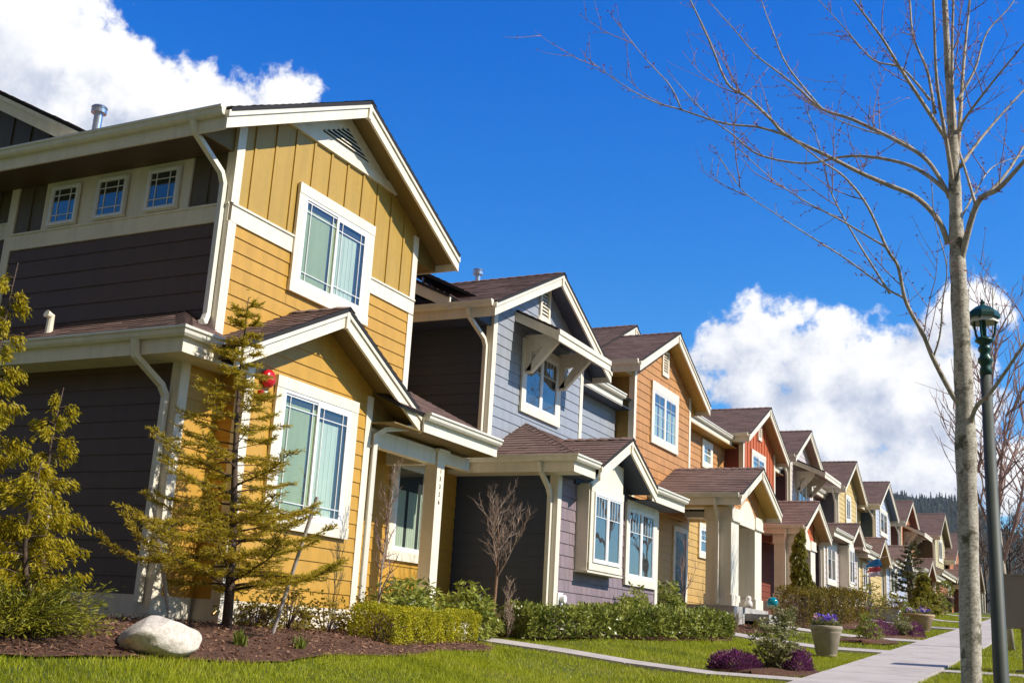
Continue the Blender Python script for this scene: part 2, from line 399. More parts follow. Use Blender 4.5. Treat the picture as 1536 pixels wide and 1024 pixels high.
            mz = (b0+b1)/2; ring(a0, a1, b0, mz+.02, .03, n+.006, n+.024); ring(a0, a1, mz-.02, b1, .03, n+.012, n+.034)
            panes = [(a0+.03, a1-.03, b0+.03, mz-.01, n+.015), (a0+.03, a1-.03, mz+.01, b1-.03, n+.022)]
            grid(a0+.03, a1-.03, mz+.02, b1-.03, [(a0+a1)/2], [(mz+b1)/2], n+.024)
        elif kind == "prairie":
            ring(a0, a1, b0, b1, .014, n+.008, n+.030); panes = [(a0+.014, a1-.014, b0+.014, b1-.014, n+.018)]
            e = (a1-a0)*.2; grid(a0+.014, a1-.026, b0, b1, [a0+.026+e, a1-.026-e], [b0+.026+e*.9, b1-.026-e*.9], n+.019)
        else:
            ring(a0, a1, b0, b1, .03, n+.008, n+.030); panes = [(a0+.03, a1-.03, b0+.03, b1-.03, n+.018)]
        fr.build("window_frame", WHITE, o); pm = MB()
        for c0, c1, d0, d1, nn in panes: pm.poly([P(c0, nn, d0), P(c1, nn, d0), P(c1, nn, d1), P(c0, nn, d1)])
        pm.build("pane", GLASS, o)
        if bars.v: bars.build("glazing_bars", WHITE, o)
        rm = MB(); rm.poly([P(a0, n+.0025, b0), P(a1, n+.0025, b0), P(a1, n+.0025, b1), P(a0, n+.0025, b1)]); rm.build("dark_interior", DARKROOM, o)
        if cover == "blinds":
            bl = MB(); k = 0; z = b0+.01; W = mid-a0
            while z < b1-.12:
                bl.add([P(a0+.0, n+.004, z), P(a0+W*.80, n+.004, z), P(a0+W*.80, n+.0085, z+.02), P(a0, n+.0085, z+.02)], [(0, 1, 2, 3)]); z += .0225
            bl.fbox(P, a0+W*.86, mid-.02, n+.004, n+.008, b0, b1-.1)
            bl.build("blind", BLIND, o)
            cu = MB()
            k = mid+.02
            while k < a1-(a1-mid)*.33:
                cu.fbox(P, k, k+.033, n+.005, n+.010+.004*(int(k*40) % 2), b0, b1-.14-(b1-b0)*.06); k += .034
            cu.build("curtain", CURT, o)
        elif cover == "curtain":
            cu = MB(); k = a0+.01
            while k < a1-.03:
                if int((k-a0)*11) % 4 != 3: cu.fbox(P, k, k+.03, n+.004, n+.008+.004*(int(k*31) % 2), b0, b1-.05-(b1-b0)*.25)
                k += .031
            cu.build("curtain", CURT, o)
        return o
    def vent(s, P, u0, u1, z0, z1, flare=.0):
        w = .075; b = MB(); b.fbox(P, u0, u0+w, 0, .05, z0+.1, z1-.05); b.fbox(P, u1-w, u1, 0, .05, z0+.1, z1-.05); b.fbox(P, u0, u1, 0, .055, z1-.05, z1)
        b.prism([P(u0-flare, 0, z0), P(u1+flare, 0, z0), P(u1, 0, z0+.1), P(u0, 0, z0+.1)], [P(u0-flare, .055, z0), P(u1+flare, .055, z0), P(u1, .055, z0+.1), P(u0, .055, z0+.1)])
        o = b.build("gable_vent", CREAM, s.o)
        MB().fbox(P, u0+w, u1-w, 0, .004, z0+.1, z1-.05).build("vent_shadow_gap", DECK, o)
        lv = MB(); z = z0+.1
        while z < z1-.08:
            lv.prism([P(u0+w, .006, z+.045), P(u1-w, .006, z+.045), P(u1-w, .04, z), P(u0+w, .04, z)], [P(u0+w, .006, z+.057), P(u1-w, .006, z+.057), P(u1-w, .04, z+.012), P(u0+w, .04, z+.012)]); z += .072
        lv.build("louvre", CREAM, o)
    def pipe(s, x, y, z0, z1, r=.065):
        mb = MB(); mb.lathe((x, y, 0), [(r, z0), (r, z1-.1), (r*1.02, z1-.1)], 16)
        mb.lathe((x, y, 0), [(0.001, z1-.12), (r*1.75, z1-.12), (r*1.8, z1-.06), (r*1.5, z1-.055), (r*1.5, z1-.03), (r*1.9, z1-.025), (r*1.6, z1+.0), (.001, z1+.02)], 16)
        mb.build("flue_pipe", CHROME, s.o, smooth=False)
    def awning(s, xw, y0, y1, zt, d, drop, wall):
        """bracketed shed awning over an upper window"""
        m = drop/d; xf = xw+d; zf = zt-drop
        t = s.o
        pts = [(xf, y0, zf), (xf, y1, zf), (xw, y1, zt), (xw, y0, zt)]
        s.roof_face(pts)
        aw = MB(); aw.prism([(xw, y0-.03, zt-.04), (xf, y0-.03, zf-.04), (xf, y0-.03, zf-.22), (xw, y0-.03, zt-.22)], [(xw, y0, zt-.04), (xf, y0, zf-.04), (xf, y0, zf-.22), (xw, y0, zt-.22)])
        aw.prism([(xw, y1, zt-.04), (xf, y1, zf-.04), (xf, y1, zf-.22), (xw, y1, zt-.22)], [(xw, y1+.03, zt-.04), (xf, y1+.03, zf-.04), (xf, y1+.03, zf-.22), (xw, y1+.03, zt-.22)])
        aw.box(xf+.001, xf+.035, y0-.03, y1+.03, zf-.24, zf-.03); aw.box(xf+.036, xf+.055, y0-.03, y1+.03, zf-.11, zf-.02)
        a = aw.build("awning_frame", CREAM, t)
        MB().prism([(xw+.02, y0, zt-.20), (xf, y0, zf-.20), (xf, y1, zf-.20), (xw+.02, y1, zt-.20)], [(xw+.02, y0, zt-.17), (xf, y0, zf-.17), (xf, y1, zf-.17), (xw+.02, y1, zt-.17)]).build("awning_soffit", s.soff, a)
        for yb in (y0+.43, y1-.52):
            b = MB(); h = .70; e = .64; zt2 = zt-drop*.55-.15; w = .10
            def plate(pp, q=w): b.prism([(x, yb, z) for x, z in pp], [(x, yb+q, z) for x, z in pp])
            zb = zt2-h
            b.box(xw, xw+.17, yb, yb+w, zb, zt2); b.prism([(xw+.1701, yb+.004, zt2-.30), (xw+.34, yb+.004, zt2-.26), (xw+e, yb+.004, zt2-.12), (xw+e, yb+.004, zt2-.001), (xw+.1701, yb+.004, zt2-.001)], [(xw+.1701, yb+w-.004, zt2-.30), (xw+.34, yb+w-.004, zt2-.26), (xw+e, yb+w-.004, zt2-.12), (xw+e, yb+w-.004, zt2-.001), (xw+.1701, yb+w-.004, zt2-.001)])
            plate([(xw+.02, zb-.04), (xw+.17, zb-.04), (xw+e+.06, zt2-.18), (xw+e+.06, zt2-.04), (xw+e-.1, zt2-.04)], w)
            b.build("bracket", CREAM, s.o)
    def post(s, x0, x1, y0, y1, z0, z1, name="porch_post", base=.26, cap=.32):
        b = MB(); b.box(x0, x1, y0, y1, z0+base, z1-cap); e = .035
        b.box(x0-e, x1+e, y0-e, y1+e, z0, z0+base); b.box(x0-e, x1+e, y0-e, y1+e, z1-cap, z1)
        b.box(x0-e-.02, x1+e+.02, y0-e-.02, y1+e+.02, z1-cap-.001, z1-cap+.035)
        b.build(name, CREAM, s.o)
# ------------------------------------------------------------------ house 1: mustard house
GOLD = paint("mustard_lap_paint", (.55, .30, .040), .5, .08, .06); GOLDB = paint("mustard_batten_paint", (.46, .285, .05), .5, .08)
GOLDSHADE = paint("shaded_mustard_paint", (.20, .13, .026), .6, .06)  # wall mustard darkened, so the soffit's shade is put into its colour
UMB = paint("umber_side_shade_paint", (.105, .058, .027), .5, .06, .05); UMBB = paint("umber_batten_paint", (.13, .098, .05), .5, .08)
h = House("house", (-9.5, 12.6, -.12), "mustard yellow house nearest the camera, with three small windows on its dark side wall", lap=GOLD, bat=GOLDB, soff=GOLDSHADE)
O = h.o
YS, YL = 10.35, 9.77           # side wall planes: upper storey, lower storey
# lower storey
h.lapwall(Fx(-9.4), [(YL, .2), (10.45, .2), (10.45, 3.0), (YL, 3.0)])
h.lapwall(Fy(YL), [(-15.5, .2), (-9.4, .2), (-9.4, 3.0), (-15.5, 3.0)], UMB, .2)
h.lapwall(Fx(-9.0), h.gable_poly(10.45, 13.15, .2, 11.85, 4.07, .5))
h.lapwall(Fy(10.45), [(-9.6, .2), (-9.0, .2), (-9.0, 3.3), (-9.6, 3.3)])
h.lapwall(Fx(-9.95), [(13.15, .2), (17.4, .2), (17.4, 3.4), (13.15, 3.4)])
h.m("lap_siding", GOLD).box(-9.95, -9.02, 13.04, 13.15, .2, 3.0)
for a in ((-9.4, YL, .0, 2.95), (-9.0, 10.45, .2, 3.0)): h.corner(*a)
h.corner(-9.0, 13.15, .2, 3.15, ys=1)
f = h.m("foundation", CONC)
f.box(-15.5, -9.385, YL-.015, 10.4, -.45, .2); f.box(-9.6, -8.985, 10.435, 13.16, -.45, .2); f.box(-12, -9.93, 13.1, 17.4, -.45, .2)
h.window(Fx(-9.0), 10.98, 12.78, 1.11, 2.99, "slider", .15, cover="blinds")
h.window(Fx(-9.95), 15.25, 16.45, 1.04, 2.74, "casement1", .15, cover="curtain")
# porch: deck, beam, posts, roof
h.m("porch_deck", CONC).box(-9.94, -8.5, 13.17, 16.2, -.4, .14)
h.post(-9.17, -8.95, 15.03, 15.25, .14, 2.72, base=.02, cap=.03); h.post(-9.42, -9.2, 13.2, 13.42, .14, 2.72, name="porch_pilaster", base=.02, cap=.03)
MB().box(-9.13, -8.99, 13.17, 15.0299, 2.48, 2.72).box(-9.13, -8.99, 15.2501, 16.1, 2.54, 2.72).build("porch_beam", CREAM, O)
MB().box(-9.94, -9.18, 15.07, 15.21, 2.5, 2.72).build("porch_beam", CREAM, O)
h.flat_soffit([(-9.95, 13.15), (-8.58, 13.15), (-8.58, 16.15), (-9.95, 16.15)], 2.79)
h.roof_face([(-8.55, 13.2, 3.05), (-8.55, 16.25, 3.05), (-10.3, 16.25, 3.93), (-10.3, 13.2, 3.93)])
h.gutter((-8.55, 13.9, 3.05), (-8.55, 16.22, 3.05), (1, 0, 0))
h.roof_face([(-9.5, 15.2, 2.98), (-9.5, 17.1, 2.98), (-10.9, 17.4, 3.65), (-10.9, 15.2, 3.65)])
h.gutter((-9.5, 15.4, 2.98), (-9.5, 17.05, 2.98), (1, 0, 0)); h.flat_soffit([(-9.95, 16.1), (-9.52, 16.1), (-9.52, 17.3), (-9.95, 17.3)], 2.74)
# skirt roof on the left and its hip
h.roof_face([(-15.5, 9.27, 3.13), (-8.95, 9.27, 3.13), (-10.08, 10.40, 3.73), (-15.5, 10.40, 3.73)])
h.roof_face([(-8.95, 9.27, 3.13), (-8.95, 10.3, 3.13), (-10.08, 10.41, 3.73), (-10.08, 10.40, 3.73)])
h.cap((-8.95, 9.27, 3.13), (-10.05, 10.37, 3.72), .10)
h.gutter((-15.5, 9.27, 3.13), (-8.95, 9.27, 3.13), (0, -1, 0), 0, 1); h.gutter((-8.95, 9.27, 3.13), (-8.95, 9.92, 3.13), (1, 0, 0), -1, 0)
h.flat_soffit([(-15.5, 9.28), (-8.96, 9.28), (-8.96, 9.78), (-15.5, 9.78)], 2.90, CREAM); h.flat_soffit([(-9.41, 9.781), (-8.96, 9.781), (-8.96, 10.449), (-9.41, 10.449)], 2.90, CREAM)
h.back(Fx(-9.001), [(13.15, 2.6), (13.95, 2.6), (13.95, 2.88), (13.15, 3.28)], GOLDSHADE, 'porch_frieze')
h.gable(-8.6, -9.7, 11.85, 4.07, 2.03, 2.06, .5, -9.0, gl=False, gr=False)
# upper storey
h.lapwall(Fx(-9.5), [(YS, 3.0), (14.78, 3.0), (14.78, 4.88), (YS, 4.88)])
h.batwall(Fx(-9.5), h.gable_poly(YS, 14.78, 4.88, 12.6, 7.52, .5), u0=.33)
h.lapwall(Fy(YS), [(-13.5, 3.0), (-9.5, 3.0), (-9.5, 4.88), (-13.5, 4.88)], UMB, .24); h.batwall(Fy(YS), [(-13.5, 4.88), (-9.5, 4.88), (-9.5, 6.2), (-13.5, 6.2)], UMBB, u0=.3)
h.m("lap_siding", GOLD).box(-14, -9.62, 14.68, 14.78, 3.0, 6.3)
h.lapwall(Fx(-11.6), [(14.78, 3.0), (17.4, 3.0), (17.4, 5.9), (14.78, 5.9)])
h.band(Fx(-9.5), YS+.0, 11.62, 4.87, 5.09); h.band(Fx(-9.5), 13.5, 14.80, 4.87, 5.09); h.band(Fy(YS), -13.5, -9.5, 4.87, 5.09)
for z0, z1 in ((3.05, 4.869), (5.119, 6.2)): h.corner(-9.5, YS, z0, z1); h.corner(-9.5, 14.78, z0, z1-.02, ys=1)
h.window(Fx(-9.5), 11.62, 13.5, 4.33, 5.90, "slider", .15, cover="blinds")
tr = MB(); P = Fy(YS)
tr.fbox(P, -12.90, -10.20, .0, .03, 5.119, 5.93); tr.build("window_surround", CREAM, O)
for a, b in ((-12.75, -12.19), (-11.87, -11.29), (-10.94, -10.36)): h.window(lambda u, n, z: (u, YS-.031-n, z), a, b, 5.125, 5.74, "prairie", .02, trimn=.01)
h.gable(-9.1, -17.5, 12.6, 7.52, 2.9, 2.9, .5, -9.5, flat=UMB)  # side eave soffit takes the side wall umber as painted shade
# gable louvre with its white boards
P = Fx(-9.5); zb = 6.63; t = MB(); zt = 7.37
t.prism([P(12.6-(zt-zb)/.5, 0, zb), P(12.6+(zt-zb)/.5, 0, zb), P(12.6, 0, zt)], [P(12.6-(zt-zb)/.5, .03, zb), P(12.6+(zt-zb)/.5, .03, zb), P(12.6, .03, zt)])
t.prism([P(11.12, .0301, zb), P(14.08, .0301, zb), P(13.82, .0301, zb+.13), P(11.38, .0301, zb+.13)], [P(11.12, .05, zb), P(14.08, .05, zb), P(13.82, .05, zb+.13), P(11.38, .05, zb+.13)])
g = t.build("gable_board", CREAM, O)
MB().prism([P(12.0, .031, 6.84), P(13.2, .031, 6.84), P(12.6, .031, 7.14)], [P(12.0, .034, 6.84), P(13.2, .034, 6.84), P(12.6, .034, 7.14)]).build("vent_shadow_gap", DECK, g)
lv = MB()
for k in range(5):
    z = 6.845+k*.055; w = .58-(z-6.84)/.5
    if w > .08: lv.prism([P(12.6-w, .0345, z+.03), P(12.6+w, .0345, z+.03), P(12.6+w, .06, z), P(12.6-w, .06, z)], [P(12.6-w, .0345, z+.04), P(12.6+w, .0345, z+.04), P(12.6+w, .06, z+.01), P(12.6-w, .06, z+.01)])
lv.build("louvre", CREAM, g)
# rear wing
h.corner(-13.5, YS, 3.4, 6.2, xs=1)
h.lapwall(Fy(YS+.12), [(-19, 3.0), (-13.5, 3.0), (-13.5, 5.12), (-19, 5.12)], UMB, .24); h.batwall(Fy(YS+.12), [(-21, 5.12), (-13.5, 5.12), (-13.5, 7.0), (-17.4, 8.9), (-21, 7.1)], UMBB)
h.batwall(Fy(YS-.02), [(-17.4, 6.15), (-11.6, 6.15), (-17.4, 8.9)], UMBB, u0=.25)
h.band(Fy(YS+.12), -19, -13.5, 5.12, 5.34)
zf = lambda x: 6.06+.49*(-11.4-x)
h.roof_face([(-11.3, 9.72, zf(-11.3)), (-11.3, 15.6, zf(-11.3)), (-17.4, 15.6, zf(-17.4)), (-17.4, 9.72, zf(-17.4))])
rk = MB()
for d0, d1, y0, y1 in ((.03, .27, 9.75, 9.79), (.03, .115, 9.72, 9.749)):
    rk.prism([(-11.65, y0, zf(-11.65)-d0), (-17.4, y0, zf(-17.4)-d0), (-17.4, y0, zf(-17.4)-d1), (-11.65, y0, zf(-11.65)-d1)], [(-11.65, y1, zf(-11.65)-d0), (-17.4, y1, zf(-17.4)-d0), (-17.4, y1, zf(-17.4)-d1), (-11.65, y1, zf(-11.65)-d1)])
rk.build("rake_board", CREAM, O)
h.m("soffit", GOLDSHADE).prism([(-11.95, 9.8, zf(-11.95)-.2), (-11.95, YS, zf(-11.95)-.2), (-17.4, YS, zf(-17.4)-.2), (-17.4, 9.8, zf(-17.4)-.2)], [(-11.95, 9.8, zf(-11.95)-.18), (-11.95, YS, zf(-11.95)-.18), (-17.4, YS, zf(-17.4)-.18), (-17.4, 9.8, zf(-17.4)-.18)])
h.pipe(-14.08, 12.0, 7.2, 8.0, .07)
MB().tube([(-11.75, 9.78, 3.36), (-11.75, 9.78, 3.62), (-11.75, 9.70, 3.64)], .05, 10).build("roof_vent_pipe", CREAM, O)
# downspouts
h.downspout([(-9.64, 9.655, 5.975), (-9.635, 9.70, 5.84), (-9.61, 10.22, 5.50), (-9.60, 10.28, 5.36), (-9.60, 10.28, 3.62), (-9.56, 10.2, 3.50), (-9.5, 10.1, 3.47)])
h.downspout([(-9.62, 9.20, 3.03), (-9.615, 9.24, 2.84), (-9.54, 9.62, 2.58), (-9.52, 9.69, 2.46), (-9.52, 9.69, .12)])
h.downspout([(-8.62, 14.0, 2.95), (-8.66, 13.9, 2.84), (-8.86, 13.36, 2.72), (-8.94, 13.24, 2.62), (-8.94, 13.24, .1)])
# alarm bell and strobe, tap, house number: fixed to the wall, parts of the house
bell = MB(); 
bell.tube([(-8.999, 10.80, 2.89), (-8.955, 10.80, 2.89)], .055, 18); k = len(bell.v)
prof = [(.115, 0), (.115, .02), (.10, .045), (.07, .065), (.03, .075), (.001, .077)]
for r, d in prof:
    for j in range(24): q = j*math.pi/12; bell.v.append((-8.955+d, 10.80+r*math.cos(q), 2.89+r*math.sin(q)))
for i in range(len(prof)-1):
    for j in range(24): j2 = (j+1) % 24; bell.f.append((k+i*24+j, k+i*24+j2, k+(i+1)*24+j2, k+(i+1)*24+j))
bb = bell.build("alarm_bell", RED, O, smooth=True)
st = MB(); st.box(-8.995, -8.93, 10.67, 10.79, 2.60, 2.72); st.box(-8.93, -8.90, 10.685, 10.775, 2.61, 2.66)
s_ = st.build("alarm_strobe", RED, O); MB().box(-8.93, -8.893, 10.70, 10.76, 2.668, 2.712).build("strobe_lens", WHITE, s_)
MB().tube([(-8.985, 10.44, .07), (-8.985, 10.38, .07), (-8.985, 10.33, .03)], .018, 8).tube([(-8.985, 10.37, .07), (-8.985, 10.37, .12)], .012, 6).tube([(-9.02, 10.37, .125), (-8.95, 10.37, .125)], .012, 6).build("garden_tap", simple("brass", (.5, .36, .14), .3, 1.), O)
def text(name, s, loc, size, m, parent, rot=(math.pi/2, 0, math.pi/2)):
    cu = bpy.data.curves.new(name, "FONT"); cu.body = s; cu.size = size; cu.extrude = .003; cu.align_x = "CENTER"
    o = bpy.data.objects.new(name, cu); C.objects.link(o); bpy.context.view_layer.update()
    me = bpy.data.meshes.new_from_object(o.evaluated_get(bpy.context.evaluated_depsgraph_get())); bpy.data.objects.remove(o)
    me.name = name; q = link(name, me, m, parent); q.location = Vector(loc)-org(parent); q.rotation_euler = rot; return q
BLACKM = simple("dark_grey_number", (.06, .055, .05), .5)
for i, ch in enumerate("13326"): text("house_number", ch, (-8.946, 15.14, 2.36-.12*i), .10, BLACKM, O)
h.done()
# ------------------------------------------------------------------ generic pieces for the two repeating house types
def rear_gable(h, x0, yp, z0, run, m=.47, pipes=()):
    """roof of the rear wing: slope facing the street, its barge boards seen end-on from down the street"""
    zf = lambda x: z0+m*(x0-x)
    x1 = x0-run
    h.roof_face([(x0, yp, zf(x0)), (x0, yp+6, zf(x0)), (x1, yp+6, zf(x1)), (x1, yp, zf(x1))])
    MB().prism([(x0, yp+.03, zf(x0)-.03), (x1, yp+.03, zf(x1)-.03), (x1, yp+.03, zf(x1)-.25), (x0, yp+.03, zf(x0)-.25)], [(x0, yp+.07, zf(x0)-.03), (x1, yp+.07, zf(x1)-.03), (x1, yp+.07, zf(x1)-.25), (x0, yp+.07, zf(x0)-.25)]).build("rake_board", CREAM, h.o)
    for x, y, za, zb in pipes: h.pipe(x, y, za, zb, .06)
def connector(h, x, y0, y1, z0, ze, m, win=None, spout=None, lap=None, shin=None, gx=.4):
    if shin: h.shinwall(Fx(x), [(y0, z0), (y1, z0), (y1, ze), (y0, ze)], shin)
    else: h.lapwall(Fx(x), [(y0, z0), (y1, z0), (y1, ze), (y0, ze)], lap)
    xe = x+gx; ze += .26
    h.roof_face([(xe, y0-.3, ze), (xe, y1+.02, ze), (xe-3.2, y1+.02, ze+3.2*m), (xe-3.2, y0-.3, ze+3.2*m)])
    h.gutter((xe, y0, ze), (xe, y1-.55, ze), (1, 0, 0)); h.flat_soffit([(x-.02, y0), (xe, y0), (xe, y1), (x-.02, y1)], ze-.24)
    if win: h.window(Fx(x), *win[:4], win[4], .13, cover="curtain")
    if spout: h.downspout([(xe+.02, spout+.25, ze-.1), (xe-.05, spout+.22, ze-.26), (x+.1, spout+.03, ze-.5), (x+.07, spout, ze-.6), (x+.07, spout, z0+.1)])
def upper(h, xw, y0, y1, z0, yc, zr, hw, m, kind, wmat, side, xs_back, win=None, vent=None, spout=True, over=.4, step=.4, soff=None, hr=None):
    """upper storey: street gable, dark side wall towards the camera"""
    poly = h.gable_poly(y0, y1, z0, yc, zr, m)
    zside = zr-m*(yc-y0)-.14
    if kind == "lap": h.lapwall(Fx(xw), poly, wmat)
    elif kind == "shin": h.shinwall(Fx(xw), poly, wmat)
    else: h.batwall(Fx(xw), poly, wmat, step, .2)
    h.lapwall(Fy(y0), [(xs_back, z0), (xw, z0), (xw, zside), (xs_back, zside)], side)
    h.m("lap_siding", side).box(xs_back, xw-.11, y1-.1, y1, z0, zr-m*abs(y1-yc)-.14)
    h.corner(xw, y0, z0, zside-.03); h.corner(xw, y1, z0, zr-m*abs(y1-yc)-.2, ys=1)
    h.gable(xw+over, xs_back-1.6, yc, zr, hw, hr or hw, m, xw, soff=soff)
    if win: h.window(Fx(xw), *win)
    if vent: h.vent(Fx(xw), *vent)
    if spout:
        ze = zr-m*hw; ye = yc-hw
        h.downspout([(xw-.14, ye-.06, ze-.105), (xw-.135, ye, ze-.25), (xw-.105, y0-.14, ze-.52), (xw-.1, y0-.075, ze-.64), (xw-.1, y0-.075, z0+.05)])
def porch(h, xr, xw, yc, zr, hw, m, yA, yB, cw, z0, shin, over=.4, deep=1.9, spout=True):
    """gabled entry porch on stout cream posts"""
    xf = xr-over; ze = zr-m*hw
    h.gable(xr, xw-.3, yc, zr, hw, hw, m, xf)
    zt = ze-.26
    h.shinwall(Fx(xf-.05), [(yA+.05, zt-.05), (yB-.05, zt-.05), (yB-.05, zr-.14-m*(yB-.05-yc)), (yc, zr-.14), (yA+.05, zr-.14-m*(yc-yA-.05))], shin, .17, .18)
    # header with a shallow arch
    b = MB(); n = 10; ya, yb = yA+cw, yB-cw
    lo = [(ya, zt-.34), (yb, zt-.34)]; w2 = (yb-ya)/2; ym = (ya+yb)/2
    top = [(ym+w2*c, zt-.10+.42*(1-abs(c)**1.6)) for c in (1, .8, .6, .4, .2, 0, -.2, -.4, -.6, -.8, -1)]
    P = Fx(xf-.05)
    b.prism([P(u, .02, z) for u, z in lo+top], [P(u, .06, z) for u, z in lo+top]); b.build("porch_arch_board", CREAM, h.o)
    for y in (yA, yB-cw): h.post(xf-cw*.95, xf, y, y+cw, z0, zt)
    bm = MB(); bm.box(xw, xf-.06, yA+.1, yA+cw-.1, zt, ze-.10); bm.box(xw, xf-.06, yB-cw+.1, yB-.1, zt, ze-.10); bm.build("porch_beam", CREAM, h.o)
    h.m("porch_deck", CONC2).box(xw, xf+.14, yA-.2, yB+.15, z0-.75, z0-.002)
    for k in range(3): h.m("porch_step", CONC2).box(xf+.14, xf+.42+.3*(2-k)-.3, yA+cw+.1, yB-cw-.1, z0-.75, z0-.17*(k+1)+.03) if k < 2 else None
    if spout: h.downspout([(xf-.25, yc-hw-.06, ze-.105), (xf-.26, yc-hw, ze-.24), (xf-.31, yA-.15, ze-.5), (xf-.32, yA-.09, ze-.62), (xf-.32, yA-.09, z0+.04)])
CONC2 = simple("grey_concrete_step", (.40, .38, .35), .85, var=.2, scale=5)
def boxbay(h, x, y0, y1, z0, z1, d, win, top=None):
    b = MB(); pp = [(y0, z0), (y1, z0), (y1, z1), (y0, z1)] if not top else [(y0, z0), (y1, z0)]+top; b.prism([(x-.02, y, z) for y, z in pp], [(x+d, y, z) for y, z in pp]); b.box(x-.02, x+d+.03, y0-.03, y1+.03, z0-.03, z0-.0001); b.build("box_bay", CREAM, h.o)
    h.window(Fx(x+d+.0005), *win)
def lowerbay(h, x, y0, y1, z0, ze, xw_up, side, shin, gyc, ghw, gzr, box, win2, gm=.5, over=.42, back=2.4, gright=None, gleft=None):
    """lower storey that steps forward: hipped roof towards the camera, small gable over a box bay"""
    xe = x+over+.06; ye = y0-.42; zt = ze-.27
    h.shinwall(Fx(x), [(y0, z0), (y1, z0), (y1, zt+.1), (y0, zt+.1)], shin)
    h.lapwall(Fy(y0), [(x-back, z0), (x, z0), (x, zt+.1), (x-back, zt+.1)], side)
    h.m("lap_siding", side).box(xw_up-.3, x-.11, y1-.1, y1, z0, zt+.1)
    h.corner(x, y0, z0, zt+.02, .13); h.corner(x, y1, z0, zt+.02, .13, ys=1)
    run = xe-xw_up; zu = ze+.5*run
    h.roof_face([(x-back, ye, ze), (xe, ye, ze), (xw_up-.02, ye+run, zu), (x-back, ye+run, zu)])
    gl, gr = gyc-ghw, gyc+ghw; xa = max(xw_up+.05, xe-(gzr-ze)/.5); za = ze+.5*(xe-xa); xq = xw_up-.02; zq = ze+.5*(xe-xq)
    h.roof_face([(xe, ye, ze), (xe, gl, ze), (xa, gyc, za), (xq, gyc, zq), (xq, min(ye+run, gyc-.01), zq)])
    h.roof_face([(xe, gr, ze), (xe, y1+.35, ze), (xq, y1+.35, zq), (xq, gyc, zq), (xa, gyc, za)])
    h.cap((xe, ye, ze), (xw_up, ye+run, zu), .10)
    h.gutter((x-back, ye, ze), (xe, ye, ze), (0, -1, 0), 0, 1); h.gutter((xe, ye, ze), (xe, gyc-ghw-.02, ze), (1, 0, 0), -1, 0)
    h.gutter((xe, gyc+ghw+.02, ze), (xe, y1+.33, ze), (1, 0, 0))
    h.flat_soffit([(x-back, ye), (xe-.02, ye), (xe-.02, y0+.01), (x-back, y0+.01)], ze-.25, CREAM)
    for a_, b_ in ((y0+.011, gl), (gr, y1+.3)):
        if b_ > a_+.05: h.flat_soffit([(x-.02, a_), (xe-.02, a_), (xe-.02, b_), (x-.02, b_)], ze-.25)
    xr = xe+.10
    h.gable(xr, xw_up, gyc, gzr, ghw, ghw, gm, x+.05, gl=False, gr=False)
    h.lapwall(Fx(x+.04), [(gl+.12, zt-.05), (gr-.12, zt-.05), (gr-.12, gzr-.15-gm*(ghw-.12)), (gyc, gzr-.15), (gl+.12, gzr-.15-gm*(ghw-.12))], side)
    if box:
        by0, by1, bz0, bz1, d, w = box
        t_ = lambda y: gzr-.2-gm*abs(y-gyc)
        boxbay(h, x, by0, by1, bz0, bz1, d, w, [(by1, min(bz1+.5, t_(by1))), (gyc-.35, min(bz1+.55, t_(gyc-.35))), (by0+.25, min(bz1+.12, t_(by0+.25))), (by0, bz1)])
    if win2: h.window(Fx(x), *win2)
    h.downspout([(x-.14, ye-.06, ze-.105), (x-.135, ye, ze-.25), (x-.105, y0-.14, ze-.5), (x-.1, y0-.075, ze-.62), (x-.1, y0-.075, z0+.05)])
    h.m("foundation", CONC).box(x-back, x-.01, y0+.01, y1-.01, z0-.9, z0)
# ------------------------------------------------------------------ house 2: blue grey house with bracketed awning
SLATE = paint("slate_blue_paint", (.05, .064, .105), .55, .08); BLUEG = paint("blue_grey_lap_paint", (.315, .335, .37), .5, .06, .05)
PLUM = paint("plum_shingle_paint", (.275, .205, .22), .6, .08, .22)
h = House("house", (-9.4, 19.5, .3), "blue grey house with a bracketed awning over its upper window and mauve shingles below", lap=BLUEG, soff=SLATE)
upper(h, -9.4, 17.4, 21.5, 3.2, 19.45, 7.0, 2.72, .5, "lap", BLUEG, SLATE, -12.5, (18.57, 20.33, 4.05, 5.47, "casement", .14), (19.22, 19.68, 6.0, 6.72, .06))
h.awning(-9.4, 18.25, 20.75, 5.93, .9, .43, SLATE)
connector(h, -10.1, 21.5, 25.2, 3.0, 5.40, .5, spout=21.85, lap=BLUEG)
lowerbay(h, -8.0, 17.45, 22.5, .35, 2.93, -9.4, SLATE, PLUM, 19.4, 1.42, 3.62,
         (18.27, 19.88, 1.14, 2.64, .24, (18.30, 19.85, 1.16, 2.64, "casement", .13, 0, .0, 0, .02)), (20.60, 22.34, 1.04, 2.66, "casement", .15))
rear_gable(h, -9.9, 16.6, 5.78, 6, pipes=((-11.63, 18.5, 6.6, 7.15), (-11.03, 19.6, 6.6, 7.32)))
h.lapwall(Fy(17.38), [(-17, 3.0), (-12.4, 3.0), (-12.4, 5.6), (-17, 5.6)], SLATE)
h.lapwall(Fy(17.2), [(-16, 5.55), (-9.95, 5.55), (-16, 8.3)], SLATE)
h.roof_face([(-9.75, 17.3, 5.95), (-9.75, 22, 5.95), (-12.7, 22, 7.42), (-12.7, 17.3, 7.42)])
dv = MB(); dv.tube([(-7.99, 17.66, .62), (-7.86, 17.66, .62)], .065, 16); dv.box(-7.98, -7.95, 17.56, 17.76, .52, .72); dv.build("dryer_vent", WHITE, h.o)
h.done()
